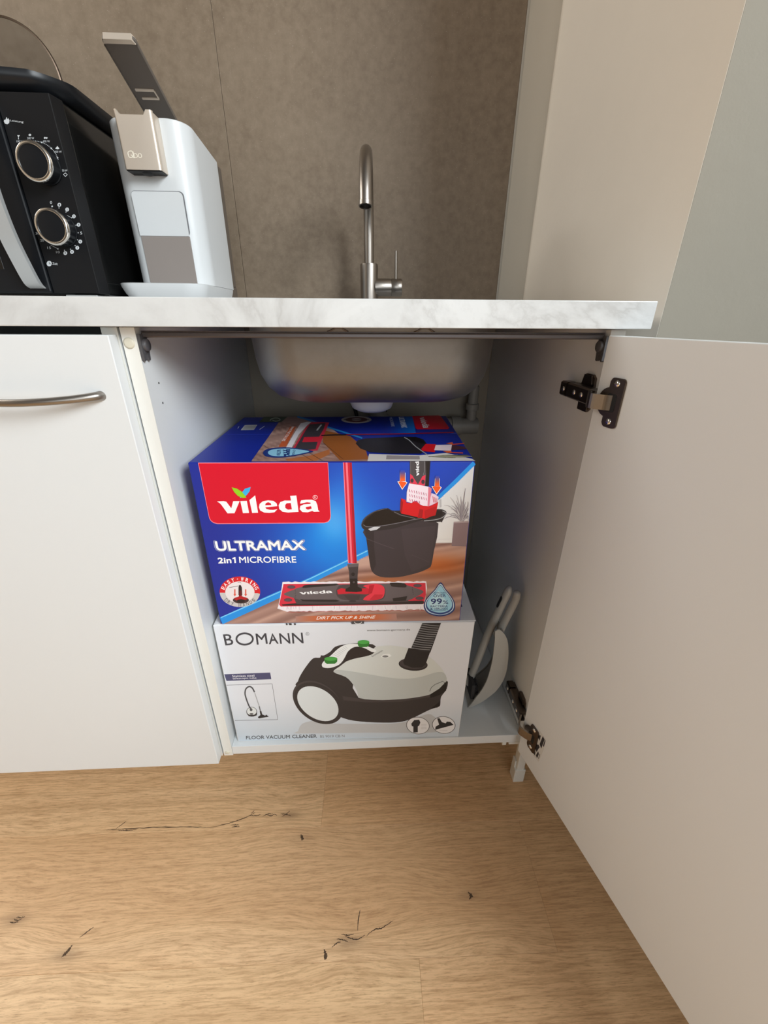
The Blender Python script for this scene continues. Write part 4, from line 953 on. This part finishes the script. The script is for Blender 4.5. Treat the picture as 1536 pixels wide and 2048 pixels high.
# water drop
def drop(cx_, cy2, s_): return [(cx_+(x_-1300)*s_, cy2+(y_-360)*s_) for x_, y_ in [(1308, 205), (1345, 255), (1385, 305), (1412, 350), (1419, 392), (1408, 425), (1375, 452), (1330, 466), (1290, 468), (1240, 458), (1205, 440), (1182, 410), (1178, 375), (1192, 340), (1225, 300), (1265, 258)]]
art.poly(drop(1300, 360, 1), (26, 50, 112), 3); art.poly(drop(1300, 358, .92), (214, 232, 240), 3); art.poly(drop(1300, 358, .87), (36, 66, 130), 3); art.poly(drop(1300, 352, .80), (152, 204, 226), 3); art.poly(drop(1288, 355, .55), (186, 222, 236), 3)
nv = (24, 46, 110)
art.text('REMOVES', (1256, 292), (1346, 292), (1346, 280), (1256, 280), nv, .01); art.text('OVER', (1252, 320), (1348, 318), (1347, 296), (1252, 298), nv, .02)
art.text('99', (1232, 374), (1318, 373), (1318, 328), (1232, 330), nv, .035); art.text('%', (1324, 373), (1366, 372), (1365, 343), (1324, 344), nv, .01)
art.text('BACTERIA', (1230, 398), (1362, 396), (1362, 380), (1230, 382), nv, .02); art.text('& VIRUSES', (1228, 418), (1362, 416), (1362, 400), (1228, 402), nv, .02)
art.line([(1244, 424), (1346, 422)], 3, nv); art.line([(1195, 415), (1225, 440), (1290, 455), (1350, 448), (1390, 425)], 4, (170, 200, 226), 4)
# bucket
art.view(690, 900, 5.689)
art.poly([(222, 888), (240, 1000), (262, 1160), (285, 1320), (310, 1385), (360, 1425), (450, 1447), (600, 1443), (720, 1420), (850, 1385), (950, 1340), (982, 1300), (1010, 1150), (1064, 835), (900, 800), (640, 840)], (56, 49, 55), 2)
art.poly([(222, 888), (240, 1000), (262, 1160), (285, 1320), (310, 1385), (350, 1300), (330, 1100), (330, 900)], (44, 38, 43)); art.poly([(640, 900), (1030, 860), (1000, 1100), (960, 1300), (760, 1380), (680, 1200)], (62, 54, 60))
art.line([(245, 1008), (330, 1040), (430, 1078), (560, 1122)], 4, (84, 76, 82)); art.line([(760, 1190), (860, 1230), (960, 1272)], 4, (74, 66, 72))
art.poly([(186, 858), (196, 812), (240, 755), (330, 700), (420, 672), (490, 664), (540, 690), (660, 690), (860, 700), (1060, 672), (1140, 690), (1155, 720), (1128, 770), (1112, 800), (1100, 828), (1090, 815), (960, 820), (880, 800), (700, 850), (560, 890), (400, 915), (270, 918), (205, 895)], (40, 36, 40), 3)
art.poly([(212, 842), (240, 792), (330, 718), (420, 684), (485, 676), (540, 702), (620, 745), (790, 778), (640, 815), (500, 845), (330, 866), (245, 862)], (16, 10, 12), 3)
art.poly([(560, 705), (820, 690), (1060, 690), (1110, 715), (1080, 760), (900, 790), (800, 778), (640, 742)], (24, 20, 24), 2); art.line([(560, 705), (640, 742), (800, 778)], 8, (96, 92, 98))
art.line([(210, 850), (240, 872), (330, 874), (480, 852), (640, 822), (780, 790), (880, 776)], 7, (112, 108, 114)); art.line([(186, 850), (200, 812), (245, 755), (335, 700), (480, 666)], 5, (92, 88, 94)); art.poly([(262, 898), (330, 872), (405, 872), (360, 905), (290, 918)], (190, 190, 194))
art.line([(900, 804), (1000, 796), (1090, 775), (1140, 742), (1150, 715), (1110, 692)], 9, (150, 150, 154), 4)
rd = (204, 14, 28)
art.poly([(985, 495), (1030, 510), (1068, 540), (1050, 600), (960, 640)], (226, 200, 214))
for i in range(5): art.line([(1000+i*12, 530+i*6), (1008+i*10, 600)], 5, (190, 30, 50))
art.poly([(640, 552), (690, 570), (700, 600), (760, 606), (790, 582), (826, 590), (860, 628), (965, 640), (1062, 592), (1048, 660), (1030, 742), (985, 752), (910, 782), (870, 772), (640, 722), (632, 640)], rd)
art.poly([(640, 552), (662, 600), (650, 690), (640, 722), (628, 700), (632, 600)], (150, 8, 22)); art.poly([(850, 672), (890, 680), (878, 770), (826, 772)], (160, 8, 24)); art.poly([(905, 690), (1040, 640), (1030, 742), (985, 752), (910, 782)], (180, 10, 24))
art.poly([(732, 385), (830, 400), (955, 424), (985, 440), (975, 560), (958, 640), (890, 636), (852, 618), (820, 582), (790, 580), (758, 604), (700, 590), (705, 480)], (232, 216, 226))
for r_ in range(3):
    for i in range(8):
        x_ = 732+i*27+r_*2; y_ = 452+r_*52+i*6
        if y_ < 585: art.line([(x_, y_), (x_+8, y_+30)], 7, (196, 96, 130) if (i+r_) % 3 else (150, 60, 90))
art.poly([(950, 425), (988, 440), (960, 640), (940, 636)], (214, 120, 140))
art.poly([(742, 140), (972, 138), (952, 418), (905, 412), (742, 388)], (84, 80, 84)); art.poly([(752, 140), (920, 140), (918, 270), (880, 310), (832, 392), (792, 330), (756, 285)], (66, 62, 66)); art.poly([(920, 140), (975, 138), (955, 418), (915, 412), (925, 290)], (24, 20, 24)); art.line([(908, 142), (906, 250), (895, 290)], 5, (130, 128, 132))
art.poly([(744, 280), (772, 302), (800, 350), (832, 398), (880, 310), (918, 290), (908, 412), (742, 386)], (212, 52, 78)); art.poly([(780, 320), (832, 398), (878, 316), (860, 300)], (66, 62, 66)); art.ell(765, 354, 18, 24, (60, 46, 54)); art.ell(889, 368, 19, 24, (60, 46, 54))
art.logo((845, 306), (845, 100), (802, 100), (802, 306), (236, 236, 238), (66, 62, 66), 5)
for q in ([(628, 262), (690, 268), (690, 362), (712, 378), (652, 458), (598, 366), (626, 362)], [(1026, 330), (1080, 330), (1078, 412), (1102, 432), (1042, 512), (986, 416), (1020, 418)]): art.poly(q, (246, 240, 236))
art.fill(1, 6, lambda x, y: mixc((20, 64, 180), (232, 90, 30), (y-942)/18), ((800.5, 941), (810.5, 941), (810.5, 964), (800.5, 964))); art.poly([(632, 364), (690, 370), (704, 382), (653, 446), (608, 370)], (232, 84, 28))
art.fill(1, 6, lambda x, y: mixc((20, 64, 180), (232, 90, 30), (y-952)/18), ((871, 952), (879.2, 952), (879.0, 973), (870, 973))); art.poly([(1024, 416), (1078, 416), (1092, 434), (1042, 500), (996, 424)], (232, 84, 28))
art.done('front_print', mb)

# lid of the mop box: two flaps meeting at the tape line, with the picture printed across them
tn = (Vector(mc[5])-Vector(mc[4])).cross(Vector(mc[7])-Vector(mc[4])).normalized(); tn = tn if tn.z > 0 else -tn
TLc, TRc, BRc, BLc = [Vector(mc[i]) for i in (7, 6, 5, 4)]
for a, b in ((.004, .525), (.530, .994)):
    bm = new(); q = [(BLc*(1-v)+TLc*v)*(1-u)+(BRc*(1-v)+TRc*v)*u for u, v in ((.003, a), (.997, a), (.997, b), (.003, b))]
    hexa(bm, [p-tn*.0006 for p in q]+[p+tn*.0005 for p in q], .0002); obj('top_flap', bm, M_carton_blue, mb)
art = Art([(485, 833), (892, 831), (948, 925), (378, 928)], [TLc, TRc, BRc, BLc], tn, 1.1, 8e-4)
art.view(440, 820, 2.954)
Q = lambda x, y: (440+x/2.954, 820+y/2.954)
art.fill(40, 24, lambda x, y: wood(x*1.3+y*.5, y*3.0+x*.4), (Q(345, 60), Q(640, 105), Q(900, 311), Q(183, 314)))
art.poly([(330, 80), (372, 38), (445, 36), (600, 100), (640, 112), (345, 70)], (150, 118, 112)); art.poly([(590, 120), (760, 160), (850, 240), (870, 300), (700, 306), (600, 200)], (150, 86, 40)); art.poly([(380, 300), (520, 280), (640, 240), (640, 270), (560, 311), (400, 312)], (176, 104, 60))
for a, b in (((250, 215), (360, 290)), ((420, 240), (545, 311)), ((600, 200), (720, 300)), ((520, 262), (600, 310))): art.line([a, b], 2, (70, 48, 44))
art.line([(445, 37), (530, 62), (620, 102), (720, 135), (830, 172)], 10, (34, 130, 205))
art.poly([(862, 311), (872, 268), (1170, 276), (1330, 262), (1480, 296), (1502, 308)], (214, 208, 204)); art.poly([(975, 276), (1170, 280), (1172, 300), (972, 300)], (150, 140, 140))
for i in range(14): art.line([(1240+rp_.uniform(-20, 30), 285), (1300+i*14, 296-rp_.uniform(2, 28))], 3, ((120, 116, 90), (170, 166, 140), (90, 90, 70))[i % 3])
art.poly([(792, 205), (805, 185), (850, 174), (1080, 163), (1150, 165), (1195, 180), (1214, 205), (1208, 240), (1180, 266), (1000, 266), (880, 258), (820, 236)], (30, 28, 32)); art.poly([(1085, 168), (1150, 165), (1195, 180), (1212, 210), (1180, 205), (1120, 185)], (14, 12, 14)); art.line([(1080, 168), (1110, 185), (1150, 225), (1220, 275)], 5, (150, 150, 152), 3)
art.poly([(1208, 208), (1270, 210), (1262, 258), (1192, 252), (1180, 240)], (196, 16, 30)); art.poly([(1268, 215), (1366, 212), (1358, 250), (1258, 246)], (226, 206, 212)); art.line([(1365, 212), (1440, 205)], 6, (200, 70, 50)); art.line([(1330, 258), (1430, 262)], 6, (200, 70, 50)); art.poly([(1330, 205), (1370, 198), (1370, 212)], (214, 90, 50)); art.poly([(1310, 254), (1360, 248), (1360, 264)], (214, 90, 50)); art.poly([(1366, 214), (1440, 225), (1455, 240), (1362, 246)], (70, 40, 50))
art.fill(8, 1, lambda x, y: mixc((20, 40, 142), (0, 110, 200), (x-Q(980, 0)[0])/55), (Q(985, 40), Q(1132, 38), Q(1150, 142), Q(940, 148)))
art.poly([(1128, 34), (1290, 30), (1304, 38), (1352, 108), (1345, 117), (1160, 118), (1150, 112)], (206, 8, 44)); art.logo((1172, 40), (1192, 110), (1240, 108), (1210, 40), (236, 232, 234), (206, 8, 44))
art.text('ULTRAMAX', (1046, 40), (1064, 108), (1100, 106), (1078, 40), (220, 226, 238), .02); art.text('MICROFIBRE', (990, 42), (1004, 100), (1024, 99), (1008, 42), (200, 206, 224), .005)
art.ell(795, 57, 90, 23, (190, 182, 178)); art.ell(795, 57, 66, 16, (96, 50, 46)); art.ell(795, 56, 30, 8, (200, 190, 186)); art.line([(720, 57), (870, 57)], 4, (60, 44, 44))
art.poly([(338, 228), (404, 100), (440, 100), (384, 222)], (190, 90, 50)); art.text('DIRT PICK UP & SHINE', (376, 190), (428, 100), (414, 100), (356, 190), (238, 232, 230), .01)
art.poly([(382, 232), (430, 140), (465, 80), (500, 70), (530, 70), (505, 92), (455, 150), (410, 245)], (226, 220, 224)); art.poly([(530, 70), (635, 74), (622, 105), (568, 248), (500, 252), (420, 240), (500, 98)], (196, 44, 66)); art.poly([(520, 86), (612, 78), (600, 120), (575, 165), (556, 240), (505, 246), (436, 234), (498, 120)], (62, 56, 62)); art.poly([(488, 166), (590, 164), (570, 196), (476, 198)], (206, 36, 56)); art.logo((565, 128), (592, 90), (580, 88), (552, 124), (226, 226, 228), (62, 56, 62))
art.line([(588, 156), (660, 153), (735, 152)], 7, (26, 22, 26)); art.line([(735, 151), (1000, 148), (1378, 138)], 6, (150, 14, 40))
art.poly([(545, 254), (480, 240), (400, 230), (320, 232), (268, 242), (250, 262), (268, 284), (330, 292), (410, 286), (490, 270)], (28, 52, 120), 3); art.poly([(520, 254), (470, 244), (400, 237), (330, 239), (290, 248), (278, 262), (295, 278), (340, 284), (410, 279), (480, 266)], (142, 200, 226), 3)
art.text('99%', (362, 242), (372, 284), (405, 281), (410, 240), nv, .03); art.text('OVER', (424, 244), (418, 278), (432, 276), (440, 246), nv, .01); art.text('BACTERIA', (330, 246), (330, 280), (350, 281), (354, 244), nv, .01)
art.poly([(222, 72), (250, 38), (388, 37), (352, 71)], (44, 66, 50)); art.line([(285, 62), (300, 48), (330, 46), (345, 58), (318, 66), (300, 58)], 4, (190, 200, 190), 3); art.poly([(116, 122), (140, 90), (212, 88), (192, 120)], (200, 200, 204))
for i in range(9): art.line([(128+i*7.5, 118), (146+i*7.2, 93)], 2.2, (60, 60, 70))
art.line([(225, 118), (255, 96)], 3, (180, 186, 210)); art.line([(98, 112), (106, 98)], 3, (180, 186, 210))
art.done('top_print', mb)

# ------------------------------------------------------------------ dustpan and hand brush leaning on the right panel
dp = thing('dustpan', 'warm grey plastic dustpan leaning against the right side of the cabinet', 'dustpan', (.53, .13, ZB1))
outer = [(.4925, .1465), (.505, .1545), (.518, .1631), (.533, .1790), (.5451, .1953), (.5545, .2200), (.5582, .2460), (.5578, .2760), (.5550, .3028), (.5490, .3300), (.5390, .3475), (.5320, .3540), (.5270, .3548)]
inner = [(.5228, .3520), (.5230, .3470), (.5248, .3300), (.5256, .3095), (.5262, .2880), (.5257, .2658), (.5238, .2420), (.5204, .2203), (.5130, .1960), (.5052, .1792), (.4965, .1600), (.4895, .1475)]
DY0, DY1 = .0850, .1500
ot = [(p.x, p.y) for p in spline([(a, b, 0) for a, b in outer], 3)]; inn = [(p.x, p.y) for p in spline([(a, b, 0) for a, b in inner], 3)]
bm = new()
prism(bm, ot+inn, (0, DY0, 0), (1, 0, 0), (0, 0, 1), (0, 1, 0), .0025)
far = ot[2:-9]; low = [(x-.0045, z+.002) for x, z in far]
prism(bm, far+low[::-1], (0, DY1-.0025, 0), (1, 0, 0), (0, 0, 1), (0, 1, 0), .0025)
sh = []
for i, (x, z) in enumerate(ot):
    a, b = ot[max(0, i-1)], ot[min(len(ot)-1, i+1)]; dx, dz = b[0]-a[0], b[1]-a[1]; q = math.hypot(dx, dz); sh.append((x-dz/q*.0024, z+dx/q*.0024))
prism(bm, ot[:-7]+sh[:-7][::-1], (0, DY0+.0006, 0), (1, 0, 0), (0, 0, 1), (0, 1, 0), DY1-DY0-.0012)
obj('pan', bm, M_pan_plastic, dp, 25)
bm = new(); Ph = spline([(.5310, .0930, .340), (.5345, .1000, .330), (.5400, .1060, .328), (.5460, .1100, .343), (.5550, .1120, .371), (.5625, .1130, .396), (.5650, .1135, .408), (.5648, .1135, .418), (.5638, .1135, .423)], 5)
sweep(bm, Ph, [.0062]*36+[.0058, .0052, .0042, .0028, .0012], 16, True, 1.25); obj('handle', bm, M_pan_plastic, dp, 60)
hb = thing('hand_brush', 'slim warm grey hand brush nested upright in the dustpan', 'brush', (.51, .13, ZB1))
bm = new(); Pb = spline([(.4975, .127, .172), (.5030, .127, .1956), (.5150, .127, .2545), (.5270, .127, .313), (.5390, .127, .360), (.5495, .127, .400), (.5535, .127, .416), (.5545, .127, .424)], 6)
sweep(bm, Pb, [.0072]*34+[.0072, .0070, .0066, .0060, .0055, .0048, .0040, .0026, .0010], 16, True, 1.3); bh_ = obj('handle', bm, M_pan_plastic, hb, 60)
bm = new(); d_ = Vector((.0135, 0, .048)).normalized(); n_ = Vector((-.048, 0, .0135)).normalized()
prism(bm, rrect(.0075, .0260, .0037, 5), Vector((.5455, .1270, .3860))+n_*.0060, Vector((0, 1, 0)), d_, n_, .0014); obj('hole_shade_patch', bm, M_rubber, hb)  # dark oval patch standing in for the shade of a hanging hole
bm = new(); box(bm, (.4955, .0940, .1600), (.5040, .1440, .2000), .002); obj('brush_head', bm, M_bristle, hb)  # head coloured dark like the bristles to imitate shade inside the pan
bm = new(); rb_ = random.Random(4)
for i in range(19):
    for j in range(5):
        y, z = .0960+i*.00255, .1740+j*.0050
        sweep(bm, [(.5038, y, z), (.5100, y+rb_.uniform(-.001, .001), z+rb_.uniform(-.001, .001)+.0005)], .0009, 5)
bo = obj('bristles', bm, M_bristle, hb); bo['kind'] = 'stuff'
